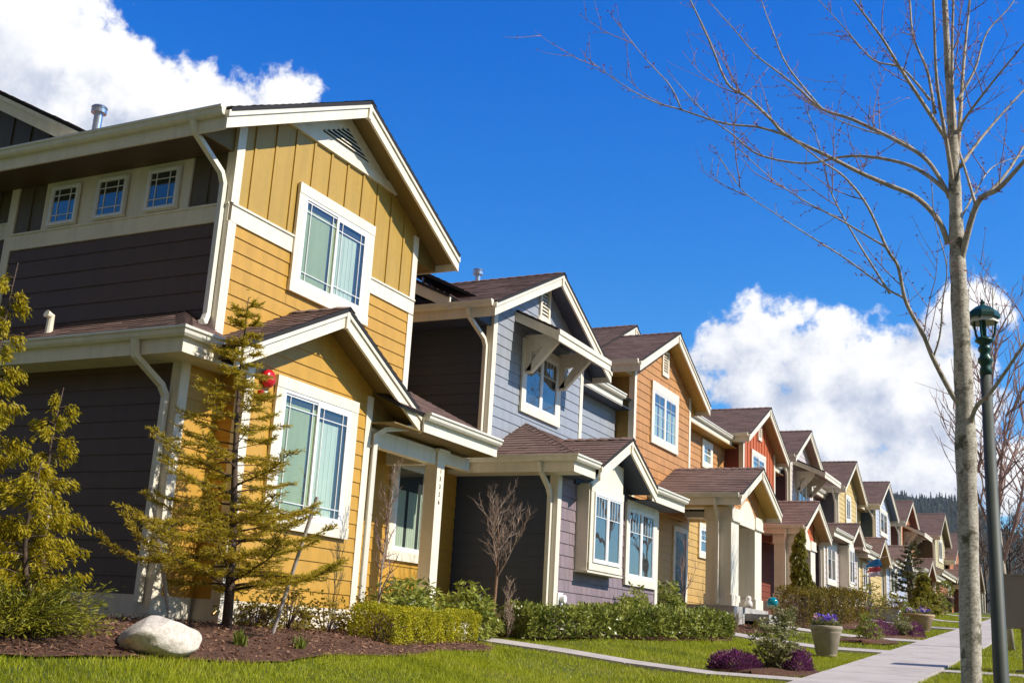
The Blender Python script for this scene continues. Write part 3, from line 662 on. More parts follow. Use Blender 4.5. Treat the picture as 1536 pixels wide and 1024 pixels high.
# ------------------------------------------------------------------ house 3: orange shingles, mustard entry with posts
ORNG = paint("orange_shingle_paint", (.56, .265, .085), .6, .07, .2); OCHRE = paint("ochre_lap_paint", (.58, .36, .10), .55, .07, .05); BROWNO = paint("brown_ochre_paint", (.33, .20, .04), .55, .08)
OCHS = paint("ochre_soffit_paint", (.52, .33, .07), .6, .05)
h = House("house", (-9.65, 27.4, .75), "orange shingled house with a gabled porch on thick cream posts, third along the row", lap=OCHRE, shin=ORNG, soff=OCHS)
upper(h, -9.65, 25.25, 29.6, 3.2, 27.42, 7.9, 2.8, .5, "shin", ORNG, BROWNO, -12.5, (26.4, 28.47, 4.83, 6.42, "grid", .15, 0, .08, 0, .048, None, "curtain"), (27.16, 27.66, 6.72, 7.4), spout=False)
connector(h, -10.3, 29.6, 35.2, 3.5, 6.15, .5, (32.7, 33.75, 5.2, 6.05, "hung"), 30.0, shin=ORNG)
h.lapwall(Fx(-9.9), [(24.6, .95), (35.0, .95), (35.0, 4.4), (24.6, 4.4)], OCHRE)
porch(h, -7.3, -9.65, 28.41, 4.45, 1.98, .455, 26.95, 29.8, .66, .95, ORNG)
h.m("foundation", CONC).box(-10.3, -9.88, 24.7, 35.0, .1, .95)
h.window(Fx(-9.9), 31.25, 32.15, 2.4, 3.38, "hung", .13)
d = MB(); P = Fx(-9.9); d.fbox(P, 29.05, 29.2, .0, .05, .97, 3.05); d.fbox(P, 30.1, 30.25, 0, .05, .97, 3.05); d.fbox(P, 29.2, 30.1, 0, .05, 2.92, 3.05)
do = d.build("door", CREAM, h.o); MB().fbox(P, 29.2, 30.1, .002, .03, .97, 2.92).build("door_leaf", simple("dark_brown_door", (.05, .035, .03), .3), do)
MB().fbox(P, 29.38, 29.92, .0301, .036, 1.3, 2.75).build("pane", simple("obscured_door_glass", (.03, .035, .03), .35), do); MB().tube([P(29.28, .03, 1.9), P(29.28, .08, 1.9), P(29.36, .08, 1.9)], .012, 6).build("handle", CHROME, do)
h.gable(-10.9, -15, 28.55, 8.52, 3.0, 3.0, .5, -11.2, gl=False, gr=False); h.shinwall(Fx(-11.3), h.gable_poly(25.8, 31.3, 6.9, 28.55, 8.52, .5), ORNG)
h.done()
# ------------------------------------------------------------------ house 4: red board and batten
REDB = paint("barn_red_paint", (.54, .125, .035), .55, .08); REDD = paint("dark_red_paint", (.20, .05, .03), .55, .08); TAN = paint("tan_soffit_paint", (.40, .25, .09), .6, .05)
h = House("house", (-9.7, 37.2, 1.25), "bright red board and batten house, fourth along the row", lap=REDD, bat=REDB, soff=TAN)
upper(h, -9.7, 35.2, 39.3, 3.5, 37.2, 7.87, 2.62, .51, "bat", REDB, REDD, -12.5, (36.1, 37.9, 5.05, 6.3, "slider", .14, 0, 0, 0, .048, None, "curtain"), (36.98, 37.42, 6.75, 7.3), spout=False, step=.36)
connector(h, -10.3, 39.3, 41.6, 3.5, 6.2, .5, None, 39.6, lap=REDD)
h.lapwall(Fx(-9.9), [(34.6, 1.5), (41.0, 1.5), (41.0, 4.6), (34.6, 4.6)], REDD)
porch(h, -8.15, -9.7, 39.25, 4.98, 2.08, .5, 37.35, 40.4, .72, 1.5, REDB)
h.window(Fx(-9.85), 35.2, 36.35, 2.0, 3.4, "grid", .15)
h.m("foundation", CONC).box(-10.3, -9.88, 34.7, 41.0, .6, 1.5)
h.done()
# ------------------------------------------------------------------ house 5: lavender with awning
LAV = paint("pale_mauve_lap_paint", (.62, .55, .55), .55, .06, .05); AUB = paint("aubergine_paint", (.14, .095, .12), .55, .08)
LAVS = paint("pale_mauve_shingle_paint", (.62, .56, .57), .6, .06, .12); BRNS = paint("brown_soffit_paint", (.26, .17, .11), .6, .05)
h = House("house", (-9.7, 43.4, 1.6), "pale mauve house with a bracketed awning, between the red and the yellow house", lap=LAV, soff=BRNS)
upper(h, -9.7, 41.6, 45.4, 4.0, 43.45, 8.23, 2.5, .53, "lap", LAV, AUB, -12.5, (42.75, 44.2, 4.9, 6.4, "casement", .14), None, spout=True)
h.awning(-9.7, 42.1, 45.0, 6.95, 1.15, .5, BRNS)
connector(h, -10.3, 45.4, 50.5, 4.0, 6.3, .5, lap=LAV)
lowerbay(h, -8.6, 42.0, 48.6, 2.0, 4.33, -9.7, AUB, LAVS, 46.1, 1.28, 4.98,
         (44.75, 45.95, 2.45, 4.0, .36, (44.77, 45.93, 2.47, 4.0, "casement", .13, 0, 0, 0, .02)), (42.4, 44.1, 2.4, 3.9, "casement", .15), back=1.2)
h.done()
# ------------------------------------------------------------------ house 6: yellow
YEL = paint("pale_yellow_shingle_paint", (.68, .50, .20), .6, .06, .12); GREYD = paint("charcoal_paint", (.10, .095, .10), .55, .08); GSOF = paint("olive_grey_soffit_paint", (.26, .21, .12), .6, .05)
h = House("house", (-9.4, 51.5, 1.9), "pale yellow house with a charcoal side wall, between the mauve and the light blue house", lap=YEL, shin=YEL, soff=GSOF)
upper(h, -9.4, 49.0, 53.2, 4.2, 51.3, 8.28, 2.6, .56, "shin", YEL, GREYD, -12.5, (50.5, 51.7, 5.5, 6.75, "slider", .14), None, spout=True)
connector(h, -9.9, 53.2, 57.4, 4.2, 6.7, .5, lap=YEL)
lowerbay(h, -8.7, 49.5, 55.4, 2.2, 4.2, -9.4, OCHRE, YEL, 53.0, 1.7, 5.1, None, (50.2, 51.5, 2.6, 3.8, "casement", .13), gm=.55, back=1.2)
h.done()
# ------------------------------------------------------------------ house 7: light blue
LBL = paint("light_blue_lap_paint", (.52, .56, .68), .55, .05, .05); NAVY = paint("dark_teal_blue_paint", (.06, .10, .15), .55, .08)
h = House("house", (-9.2, 59.2, 2.2), "light blue house with a dark teal side wall, beyond the pale yellow house", lap=LBL, soff=NAVY)
upper(h, -9.2, 57.2, 61.6, 4.4, 59.2, 8.5, 3.0, .5, "lap", LBL, NAVY, -12.5, (58.3, 60.6, 5.75, 7.1, "casement", .16), None, spout=True)
connector(h, -9.8, 61.6, 64.4, 4.4, 6.8, .5, lap=LBL)
lowerbay(h, -8.6, 56.0, 62.6, 2.3, 4.35, -9.2, NAVY, LBL, 59.6, 1.9, 5.35, None, (57.0, 59.3, 2.75, 4.15, "casement", .16), gm=.55, back=1.4)
h.done()
# ------------------------------------------------------------------ house 8: brick orange with awning
BRK = paint("brick_orange_paint", (.52, .20, .09), .6, .07, .1); BRKD = paint("brick_brown_paint", (.20, .075, .045), .55, .08)
h = House("house", (-9.0, 66.2, 2.4), "brick orange house with a bracketed awning, beyond the light blue house", lap=BRK, soff=BRKD)
upper(h, -9.0, 64.0, 68.3, 4.6, 66.1, 8.42, 2.9, .5, "lap", BRK, BRKD, -12.5, (65.6, 67.2, 5.3, 6.6, "casement", .15), None)
h.awning(-9.0, 64.7, 67.9, 7.05, 1.1, .5, BRKD)
connector(h, -9.6, 68.3, 75.0, 4.6, 6.9, .5, lap=BRK)
lowerbay(h, -8.3, 63.6, 72.0, 2.5, 4.55, -9.0, BRKD, BRK, 66.5, 1.8, 5.3, None, (65.5, 67.5, 3.0, 4.2, "casement", .15), back=1.2)
h.done()
# ------------------------------------------------------------------ house 9: sage over brick
SAGE = paint("sage_cream_paint", (.58, .52, .30), .6, .06, .05); OLV = paint("dark_olive_paint", (.13, .115, .06), .55, .08)
h = House("house", (-8.5, 77.2, 2.8), "sage and cream house over a rust coloured ground floor, beyond the brick orange house", lap=SAGE, soff=OLV)
upper(h, -8.5, 74.6, 79.6, 5.0, 77.2, 9.0, 3.2, .53, "lap", SAGE, OLV, -12.5, (76.0, 78.0, 5.9, 7.4, "slider", .16), None)
h.band(Fy(74.59), -12.5, -8.5, 5.2, 5.45)
connector(h, -9.2, 79.6, 84.0, 5.0, 7.0, .5, lap=SAGE)
lowerbay(h, -8.1, 70.4, 80.0, 2.5, 4.95, -8.6, BRKD, BRK, 78.6, 1.4, 5.6, None, (76.6, 78.4, 3.2, 4.6, "casement", .16), back=2.5)
h.done()
# ------------------------------------------------------------------ house 10: far single gable behind the maple trunk
h = House("house", (-6.9, 82, 3.1), "far brown gabled house just right of the big bare tree trunk", lap=BRKD, soff=BRNS)
h.lapwall(Fx(-6.9), h.gable_poly(80.0, 84.0, 3.0, 82, 6.2, .62), BRKD); h.lapwall(Fy(80.0), [(-12, 3.0), (-6.9, 3.0), (-6.9, 5.0), (-12, 5.0)], BRKD)
h.gable(-6.5, -12, 82, 6.2, 2.4, 2.4, .62, -6.9); h.corner(-6.9, 80.0, 3.0, 4.8, .2); h.corner(-6.9, 84, 3.0, 4.8, .2, ys=1)
h.window(Fx(-6.9), 81.2, 82.8, 3.8, 4.9, "casement", .16)
for y in (84.4, 86.4): h.post(-7.0, -6.7, y, y+.3, 3.0, 4.9)
h.lapwall(Fx(-8.2), h.gable_poly(79.5, 87.5, 5.0, 83.5, 8.4, .5), BRK); h.gable(-7.8, -13, 83.5, 8.4, 4.4, 4.4, .5, -8.2)
h.done()
# ------------------------------------------------------------------ light and sky
SUN_EL, SUN_AZ = R(41.0), math.atan2(1.0, .14)         # azimuth from +Y towards +X
sd = Vector((math.cos(SUN_EL)*math.sin(SUN_AZ), math.cos(SUN_EL)*math.cos(SUN_AZ), math.sin(SUN_EL)))
sl = bpy.data.lights.new("sun", "SUN"); sl.energy = 5.0; sl.angle = R(.5); sl.color = (1, .93, .82)
so = bpy.data.objects.new("sun", sl); C.objects.link(so); so.rotation_euler = sd.to_track_quat("Z", "Y").to_euler()
w = bpy.data.worlds.new("World"); sc.world = w; w.use_nodes = True; nt = w.node_tree; bg = nt.nodes["Background"]
sky = N(nt, "ShaderNodeTexSky"); sky.sky_type = "NISHITA"; sky.sun_disc = False; sky.sun_elevation = SUN_EL; sky.sun_rotation = SUN_AZ
sky.air_density = 1.0; sky.dust_density = .3; sky.ozone_density = 2.5
SKY_K = .105
bg.inputs[1].default_value = SKY_K
hs = N(nt, "ShaderNodeHueSaturation"); hs.inputs["Saturation"].default_value = 1.30; hs.inputs["Value"].default_value = 1.0
nt.links.new(sky.outputs[0], hs.inputs["Color"])
tc = nt.nodes.new("ShaderNodeTexCoord"); dirv = tc.outputs["Generated"]
se = N(nt, "ShaderNodeSeparateXYZ"); nt.links.new(dirv, se.inputs[0])
tint = mixc(nt, 1., hs.outputs[0], ramp(nt, se.outputs["Z"], [(.10, (.74, 1.15, 1.38)), (.30, (.36, 1.06, 1.52)), (.50, (.06, .95, 1.74))]), "MULTIPLY")
# cumulus banks: (u, v, radius) of the puffs, placed as directions on the sky
PUFF = [(-60, 60, 210), (60, 70, 120), (110, 60, 75), (170, 120, 85), (235, 130, 60), (275, 160, 62), (340, 172, 46), (412, 150, 40), (375, 182, 42), (90, 190, 120), (440, 175, 34), (300, 185, 70),
        (1085, 525, 44), (1150, 500, 46), (1190, 512, 44), (1262, 508, 46), (1330, 535, 50), (1390, 528, 50), (1180, 565, 66), (1300, 560, 70), (1330, 600, 80), (1440, 470, 52), (1240, 560, 80), (1350, 590, 100), (1130, 585, 80), (1430, 590, 80),
        (1250, 650, 90), (1370, 690, 70), (1190, 630, 80), (1330, 735, 62), (1420, 722, 42), (1500, 715, 50), (1040, 560, 40)]
grp = bpy.data.node_groups.new("cloud_field", "ShaderNodeTree")
grp.interface.new_socket("Dir", in_out="INPUT", socket_type="NodeSocketVector"); grp.interface.new_socket("Field", in_out="OUTPUT", socket_type="NodeSocketFloat")
gi = grp.nodes.new("NodeGroupInput"); go = grp.nodes.new("NodeGroupOutput")
nm = N(grp, "ShaderNodeVectorMath", operation="NORMALIZE"); grp.links.new(gi.outputs[0], nm.inputs[0])
def gnoise(scale, detail, rough):
    n = N(grp, "ShaderNodeTexNoise"); n.inputs["Scale"].default_value = scale; n.inputs["Detail"].default_value = detail; n.inputs["Roughness"].default_value = rough
    grp.links.new(nm.outputs[0], n.inputs["Vector"]); return n
# warp the lookup so the puffs lose their round outline
wn = gnoise(14, 4, .6); wsub = N(grp, "ShaderNodeVectorMath", operation="SUBTRACT"); wsub.inputs[1].default_value = (.5, .5, .5); grp.links.new(wn.outputs["Color"], wsub.inputs[0])
wsc = N(grp, "ShaderNodeVectorMath", operation="SCALE"); wsc.inputs["Scale"].default_value = .05; grp.links.new(wsub.outputs[0], wsc.inputs[0])
wad = N(grp, "ShaderNodeVectorMath", operation="ADD"); grp.links.new(nm.outputs[0], wad.inputs[0]); grp.links.new(wsc.outputs[0], wad.inputs[1])
acc = None
for u, v, r in PUFF:
    d = ray(u, v).normalized(); rr = r/FPX*(.95 if u < 600 else .84)
    ds = N(grp, "ShaderNodeVectorMath", operation="DISTANCE"); ds.inputs[1].default_value = d; grp.links.new(wad.outputs[0], ds.inputs[0])
    md = N(grp, "ShaderNodeMath", operation="MULTIPLY_ADD"); md.inputs[1].default_value = -1/.05; md.inputs[2].default_value = rr/.05; grp.links.new(ds.outputs["Value"], md.inputs[0])
    if acc is None: acc = md.outputs[0]
    else:
        mx = N(grp, "ShaderNodeMath", operation="SMOOTH_MAX"); mx.inputs[2].default_value = .35; grp.links.new(acc, mx.inputs[0]); grp.links.new(md.outputs[0], mx.inputs[1]); acc = mx.outputs[0]
n1 = gnoise(38, 8, .62); n2 = gnoise(11, 3, .5)
a1 = N(grp, "ShaderNodeMath", operation="MULTIPLY_ADD"); a1.inputs[1].default_value = 1.5; grp.links.new(n1.outputs[0], a1.inputs[0]); grp.links.new(acc, a1.inputs[2])
a2 = N(grp, "ShaderNodeMath", operation="MULTIPLY_ADD"); a2.inputs[1].default_value = .9; grp.links.new(n2.outputs[0], a2.inputs[0]); grp.links.new(a1.outputs[0], a2.inputs[2])
a3 = N(grp, "ShaderNodeMath", operation="SUBTRACT"); a3.inputs[1].default_value = 1.06; grp.links.new(a2.outputs[0], a3.inputs[0]); grp.links.new(a3.outputs[0], go.inputs[0])
g1 = nt.nodes.new("ShaderNodeGroup"); g1.node_tree = grp; nt.links.new(dirv, g1.inputs[0])
off = N(nt, "ShaderNodeVectorMath", operation="ADD"); sdir = (rt*.7+up*.75-fw*.25).normalized()*.032; off.inputs[1].default_value = sdir; nt.links.new(dirv, off.inputs[0])
g2 = nt.nodes.new("ShaderNodeGroup"); g2.node_tree = grp; nt.links.new(off.outputs[0], g2.inputs[0])
def mr(x, a, b, c=0, d=1, smooth=True):
    n = N(nt, "ShaderNodeMapRange"); n.interpolation_type = "SMOOTHSTEP" if smooth else "LINEAR"
    n.inputs["From Min"].default_value = a; n.inputs["From Max"].default_value = b; n.inputs["To Min"].default_value = c; n.inputs["To Max"].default_value = d
    nt.links.new(x, n.inputs["Value"]); return n.outputs[0]
alpha = mr(g1.outputs[0], -.03, .32)
df = N(nt, "ShaderNodeMath", operation="SUBTRACT"); nt.links.new(g1.outputs[0], df.inputs[0]); nt.links.new(g2.outputs[0], df.inputs[1])
lit = mr(df.outputs[0], -.75, .6)
core = mr(g2.outputs[0], .6, 2.2)
K = 1/SKY_K
cl = mixc(nt, lit, mul((.42, .48, .62), K), mul((.90, .90, .91), K))
cm = N(nt, "ShaderNodeMath", operation="MULTIPLY"); cm.inputs[1].default_value = .7; nt.links.new(core, cm.inputs[0])
cl = mixc(nt, cm.outputs[0], cl, mul((.50, .55, .67), K))
# added unseen grey cloud bank behind the camera, only to dim and neutralise the fill
sx = N(nt, "ShaderNodeSeparateXYZ"); nt.links.new(dirv, sx.inputs[0])
bk = N(nt, "ShaderNodeTexNoise"); bk.inputs["Scale"].default_value = 5; bk.inputs["Detail"].default_value = 7; bk.inputs["Roughness"].default_value = .6; nt.links.new(dirv, bk.inputs["Vector"])
bm_ = N(nt, "ShaderNodeMath", operation="MULTIPLY_ADD"); bm_.inputs[1].default_value = .5; nt.links.new(bk.outputs["Fac"], bm_.inputs[0])
ng = N(nt, "ShaderNodeMath", operation="MULTIPLY"); ng.inputs[1].default_value = -1; nt.links.new(sx.outputs["Y"], ng.inputs[0]); nt.links.new(ng.outputs[0], bm_.inputs[2])
gp_ = N(nt, "ShaderNodeVectorMath", operation="DISTANCE"); gp_.inputs[1].default_value = Vector((-.70, -.63, .33)).normalized(); nt.links.new(dirv, gp_.inputs[0])   # gap added so the side windows mirror blue sky, through the bank
bk2 = N(nt, "ShaderNodeMath", operation="MULTIPLY"); nt.links.new(mr(bm_.outputs[0], .25, .5), bk2.inputs[0]); nt.links.new(mr(gp_.outputs["Value"], .13, .22), bk2.inputs[1]); fill_bank = bk2.outputs[0]
bcol = ramp(nt, bk.outputs["Fac"], [(.3, (.065, .072, .10)), (.7, (.17, .17, .195))]); bcol = mixc(nt, 1., bcol, (K, K, K), "MULTIPLY")
sky1 = mixc(nt, fill_bank, tint, bcol)
nt.links.new(mixc(nt, alpha, sky1, cl), bg.inputs[0])
w.cycles.sampling_method = "MANUAL"; w.cycles.sample_map_resolution = 512
sc.view_settings.view_transform = "Standard"; sc.view_settings.look = "None"; sc.view_settings.gamma = 1; sc.view_settings.exposure = .26
sc.cycles.max_bounces = 6; sc.cycles.transparent_max_bounces = 12; sc.cycles.diffuse_bounces = 2
# ------------------------------------------------------------------ the ground
def groundmat():
    m, nt, b = mat("lawn_soil"); 
    c = ramp(nt, noise(nt, 2.2, 6, .65), [(.3, (.055, .075, .006)), (.5, (.09, .115, .008)), (.7, (.13, .15, .014))])
    c = mixc(nt, .4, c, ramp(nt, noise(nt, 55, 4, .7), [(.3, (.02, .03, .006)), (.7, (.09, .105, .02))]))
    nt.links.new(c, b.inputs["Base Color"]); b.inputs["Roughness"].default_value = 1; bump(nt, b, noise(nt, 70, 4, .7), .8, .02); return m
LAWN = groundmat()
def nonuni(lo, hi, step, far): 
    a = list(np.arange(lo, hi+1e-6, step)); s = step
    x = a[-1]
    while x < far[1]: s *= 1.35; x += s; a.append(x)
    x = a[0]; s = step
    while x > far[0]: s *= 1.35; x -= s; a.insert(0, x)
    return a
sheet("ground", nonuni(-14, 2, .4, (-2500, 2500)), nonuni(-4, 95, .5, (-700, 3000)), lambda x, y: -.02 if x < .6 or x > 9 else -.16, LAWN)
def concmat(name, col):
    m, nt, b = mat(name)
    c = ramp(nt, noise(nt, 1.3, 7, .7), [(.28, mul(col, .60)), (.5, mul(col, .95)), (.75, mul(col, 1.12))])
    c = mixc(nt, .25, c, ramp(nt, noise(nt, 90, 3, .7), [(.35, mul(col, .55)), (.65, mul(col, 1.25))]))
    nt.links.new(c, b.inputs["Base Color"]); b.inputs["Roughness"].default_value = .9; bump(nt, b, noise(nt, 120, 3, .7), .35, .004); return m
WALKM = concmat("walk_concrete", (.50, .44, .40))
def wl(y): return -3.62-.010*(y-16)
def wr(y): return -2.22-.022*max(0, y-28)+.0*y
def slab(mb, c, up_=.03):
    """concrete slab with its joints: four corners, chamfered, set slightly into the lawn"""
    cx = sum(p[0] for p in c)/4; cy = sum(p[1] for p in c)/4
    a = [(cx+(x-cx)*.997, cy+(y-cy)*(1-.02/max(.3, abs(y-cy))), G(x, y)+up_) for x, y in c]
    b_ = [(x, y, G(x, y)-.08) for x, y in c]; mb.prism(b_, a)
pv = MB(); y = -8.
while y < 92:
    y2 = y+1.52; slab(pv, [(wl(y), y+.006), (wr(y), y+.006), (wr(y2), y2-.006), (wl(y2), y2-.006)]); y = y2
# crossing near the end of the block
for k in range(5): slab(pv, [(wr(60)+1.5*k+.02, 63.5), (wr(60)+1.5*k+1.49, 63.5), (wr(60)+1.5*k+1.49, 70), (wr(60)+1.5*k+.02, 70)])
tag(pv.build("sidewalk", WALKM), kind="structure")
for y0, xa, w_ in ((15.75, -8.4, .5), (23.55, -8.0, .9), (28.9, -7.3, 1.0), (38.7, -7.9, 1.2), (46.5, -8.4, .9), (55.2, -8.4, .9)):
    p_ = MB(); x = wl(y0)-.02
    while x > xa: slab(p_, [(x-1.2, y0), (x-.012, y0), (x-.012, y0+w_), (x-1.2, y0+w_)], .024); x -= 1.2
    tag(p_.build("front_path", WALKM), kind="structure")
p_ = MB(); 
for x in (-2.2, -1.0, .2-.6): slab(p_, [(x+.02, 19.3), (min(x+1.18, .5), 19.3), (min(x+1.18, .5), 19.75), (x+.02, 19.75)], .02)
tag(p_.build("strip_path", WALKM), kind="structure")
kb = MB(); ys = nonuni(-10, 95, 3, (-60, 200))
for a, b_ in zip(ys, ys[1:]): kb.prism([(.5, a, G(.5, a)-.25), (.65, a, G(.5, a)-.25), (.65, a, G(.5, a)+.0), (.5, a, G(.5, a)+.012)], [(.5, b_, G(.5, b_)-.25), (.65, b_, G(.5, b_)-.25), (.65, b_, G(.5, b_)+.0), (.5, b_, G(.5, b_)+.012)])
tag(kb.build("kerb", WALKM), kind="structure")
ASPH = concmat("asphalt", (.055, .054, .056))
sheet("road", [.66, 2, 4, 6, 8.6], ys, -.14, ASPH)
def mulchmat():
    m, nt, b = mat("bark_mulch"); 
    c = ramp(nt, noise(nt, 26, 6, .75), [(.3, (.05, .02, .009)), (.5, (.18, .075, .035)), (.7, (.36, .17, .09))])
    c = mixc(nt, .35, c, ramp(nt, noise(nt, 3, 4, .6), [(.35, (.05, .024, .014)), (.65, (.17, .085, .05))]))
    nt.links.new(c, b.inputs["Base Color"]); b.inputs["Roughness"].default_value = 1; bump(nt, b, noise(nt, 45, 6, .8), 1., .05); return m
MULCH = mulchmat()
def bed(rows, name="mulch_bed", n=12, mound=.05):
    o = edge_sheet(name, rows, .006, MULCH, n, mound=lambda x, y, t: mound*math.sin(math.pi*min(1, max(0, t)))**.6 + .014*math.sin(x*9+y*7)*math.sin(y*8.3-x*5))
    return o
ME1 = [(3, -7.9), (5, -7.75), (6.5, -7.42), (8.1, -7.16), (9.2, -7.08), (10.2, -7.16), (11.2, -7.2), (12.2, -7.25), (13.2, -7.4), (14.1, -7.45), (14.8, -7.7), (15.3, -8.2)]
ME2 = [(16.6, -8.6), (17.0, -8.1), (18.2, -7.6), (19.4, -7.18), (20.6, -6.8), (21.6, -6.5), (22.6, -6.42), (23.3, -6.8)]
ME3 = [(24.6, -7.0), (25.6, -6.75), (27, -6.6), (28.6, -6.7)]
ME4 = [(30.2, -6.2), (33, -5.9), (36, -5.9), (38.2, -6.3)]
ME5 = [(40.2, -6.2), (43, -5.9), (46, -6.0), (50, -6.2), (56, -6.2), (62, -6.5)]
def dens(P, st=.25):
    ys_ = np.arange(P[0][0], P[-1][0]+.01, st); return [(float(y), pl(P, y)) for y in ys_]
BEDS = [(ME1, -10.2), (ME2, -9.9), (ME3, -9.9), (ME4, -9.9), (ME5, -9.4)]
for P_, back in BEDS: bed([(y, x+.05*math.sin(y*2.3), back) for y, x in dens(P_)])
def ellbed(cx_, cy_, rx, ry):
    rows = []
    for k in range(17):
        t = -1+2*k/16; ww = rx*math.sqrt(max(0.0004, 1-t*t)); rows.append((cy_+ry*t, cx_+ww, cx_-ww))
    bed(rows, n=8, mound=.07)
ellbed(-4.35, 17.3, .72, 1.05); ellbed(-4.75, 28.0, .7, .95); ellbed(-4.7, 31.8, .75, 2.0)
def in_bed(x, y):
    for P_, back in BEDS:
        if P_[0][0] <= y <= P_[-1][0] and x < pl(P_, y)+.05*math.sin(y*2.3): return True
    for cx_, cy_, rx, ry in ((-4.35, 17.3, .72, 1.05), (-4.75, 28.0, .7, .95), (-4.7, 31.8, .75, 2.0)):
        if ((x-cx_)/rx)**2+((y-cy_)/ry)**2 < 1: return True
    return False
PATHS = [(15.75, -8.4, .5), (23.55, -8.0, .9), (28.9, -7.3, 1.0), (38.7, -7.9, 1.2), (46.5, -8.4, .9), (55.2, -8.4, .9)]
def on_lawn(x, y):
    if in_bed(x, y): return False
    if x < -9.0: return False
    if wl(y)-.01 < x < wr(y)+.01: return False
    if x > .45: return False
    for y0, xa, w_ in PATHS:
        if y0-.01 < y < y0+w_+.01 and xa-1 < x < wl(y): return False
    if x > wr(y) and 19.28 < y < 19.77: return False
    if x > wr(y) and 63.4 < y < 70.1: return False
    return True
# bark chips and grass blades: nobody could count them
def chips(n):
    P_ = []
    while len(P_) < n:
        k = random.choices(range(5), [6, 3, 2, 1, 1])[0]; E_, back = BEDS[k]; y = random.uniform(E_[0][0], min(E_[-1][0], 42)); e = pl(E_, y)+.05*math.sin(y*2.3)
        x = random.uniform(max(back, e-2.3), e)+.03*random.random()
        t = (e-x)/max(.1, e-back); P_.append((x, y, G(x, y)+.006+.05*math.sin(math.pi*min(1, max(0, t)))**.6+.014*math.sin(x*9+y*7)*math.sin(y*8.3-x*5)+.008))
    c = np.array(P_); d = rng.normal(0, 1, (n, 3)); d[:, 2] *= .35
    V, F = leaves(c, nrm(d), .05, .016, .1, .1, np.tile([0, 0, 1.], (n, 1))); return V, F
V, F = chips(26000); tag(np_mesh("bark_chips", V, F, leafmat("bark_chip", [(.05, .02, .01), (.17, .07, .035), (.30, .14, .075), (.45, .26, .16)], 0, .9)), kind="stuff")
def grass(n, y0, y1, hgt, wid, x0=-9, x1=.45):
    y = rng.uniform(0, 1, n*3); y = y0+(y1-y0)*y**1.0; x = rng.uniform(x0, x1, n*3)
    ok = np.array([on_lawn(a, b_) for a, b_ in zip(x, y)]); x = x[ok][:n]; y = y[ok][:n]; n = len(x)
    z = np.array([G(a, b_) for a, b_ in zip(x, y)])-.02
    patch = .75+.35*np.sin(x*2.1+1.3*np.sin(y*1.7))*np.sin(y*1.3+x*.7)+.25*rng.random(n)
    h = hgt*patch*(.6+.7*rng.random(n)); a = rng.uniform(0, 2*np.pi, n); ln = rng.normal(0, .38, (n, 2))
    b0 = np.stack([x-np.cos(a)*wid, y-np.sin(a)*wid, z], 1); b1 = np.stack([x+np.cos(a)*wid, y+np.sin(a)*wid, z], 1)
    t = np.stack([x+ln[:, 0]*h, y+ln[:, 1]*h, z+h], 1)
    return np.stack([b0, b1, t], 1).reshape(-1, 3), np.arange(3*n).reshape(n, 3)
GRASS = leafmat("grass_blade", patch=.35, cols= [(.20, .25, .006), (.36, .41, .010), (.50, .51, .018), (.58, .52, .045), (.42, .47, .010)], trans=.4, rough=.55)
parts = [grass(90000, 5.5, 13, .055, .004, -8.2, -3.5), grass(70000, 13, 24, .055, .005, -8.4, -.2), grass(45000, 24, 60, .06, .010, -8.4, -.2), grass(9000, 4, 13, .05, .005, -2.1, .4)]
V, F = cat(parts); tag(np_mesh("grass", V, F, GRASS), kind="stuff")
# ------------------------------------------------------------------ plants
BARK = barkmat("shrub_bark", (.06, .035, .025), (.14, .085, .06), (.24, .16, .12))
SPRUCEBARK = barkmat("conifer_bark", (.03, .018, .012), (.07, .042, .028), (.14, .09, .06))
def rosette_shrub(name, x, y, rx, ry, hgt, label, m, n_shoot, group=None, L=.11, W=.035, per=9, dz=0., cat_="shrub", stems=True, flat=.5):
    """broad-leaved shrub: whorls of leaves at the shoot tips over an uneven dome"""
    z = G(x, y)+dz; o = thing(name, (x, y, z), label, cat_, group); cs = []; ds = []; st = MB()
    for i in range(n_shoot):
        a = random.uniform(0, 2*math.pi); el = math.asin(random.uniform(-.05, 1)); k = random.uniform(.62, 1.05)*(1+.16*math.sin(3*a+x)+.1*math.sin(5*el+a*2))
        d = Vector((math.cos(a)*math.cos(el), math.sin(a)*math.cos(el), math.sin(el))); p = Vector((x+d.x*rx*k, y+d.y*ry*k, z+.06+max(0, d.z)*hgt*k))
        if i % 5 == 0 and stems: st.tube([(x+d.x*.04, y+d.y*.04, z-.03), (x+d.x*rx*k*.5, y+d.y*ry*k*.5, z+hgt*.3*k*(.4+d.z)), tuple(p)], [.012, .008, .004], 5)
        ax = (d+Vector((0, 0, .6))).normalized()
        for j in range(per):
            q = 2*math.pi*j/per+random.random(); s = ax.orthogonal().normalized(); t = ax.cross(s)
            v = (s*math.cos(q)+t*math.sin(q))+ax*random.uniform(flat-.5, flat+.3); cs.append(p+ax*random.uniform(-.05, .02)); ds.append(v)
    V, F = leaves(np.array(cs), nrm(np.array(ds)), L, W, .18, .18); np_mesh("foliage", V, F, m, o)
    if stems: st.build("stems", BARK, o)
    return o
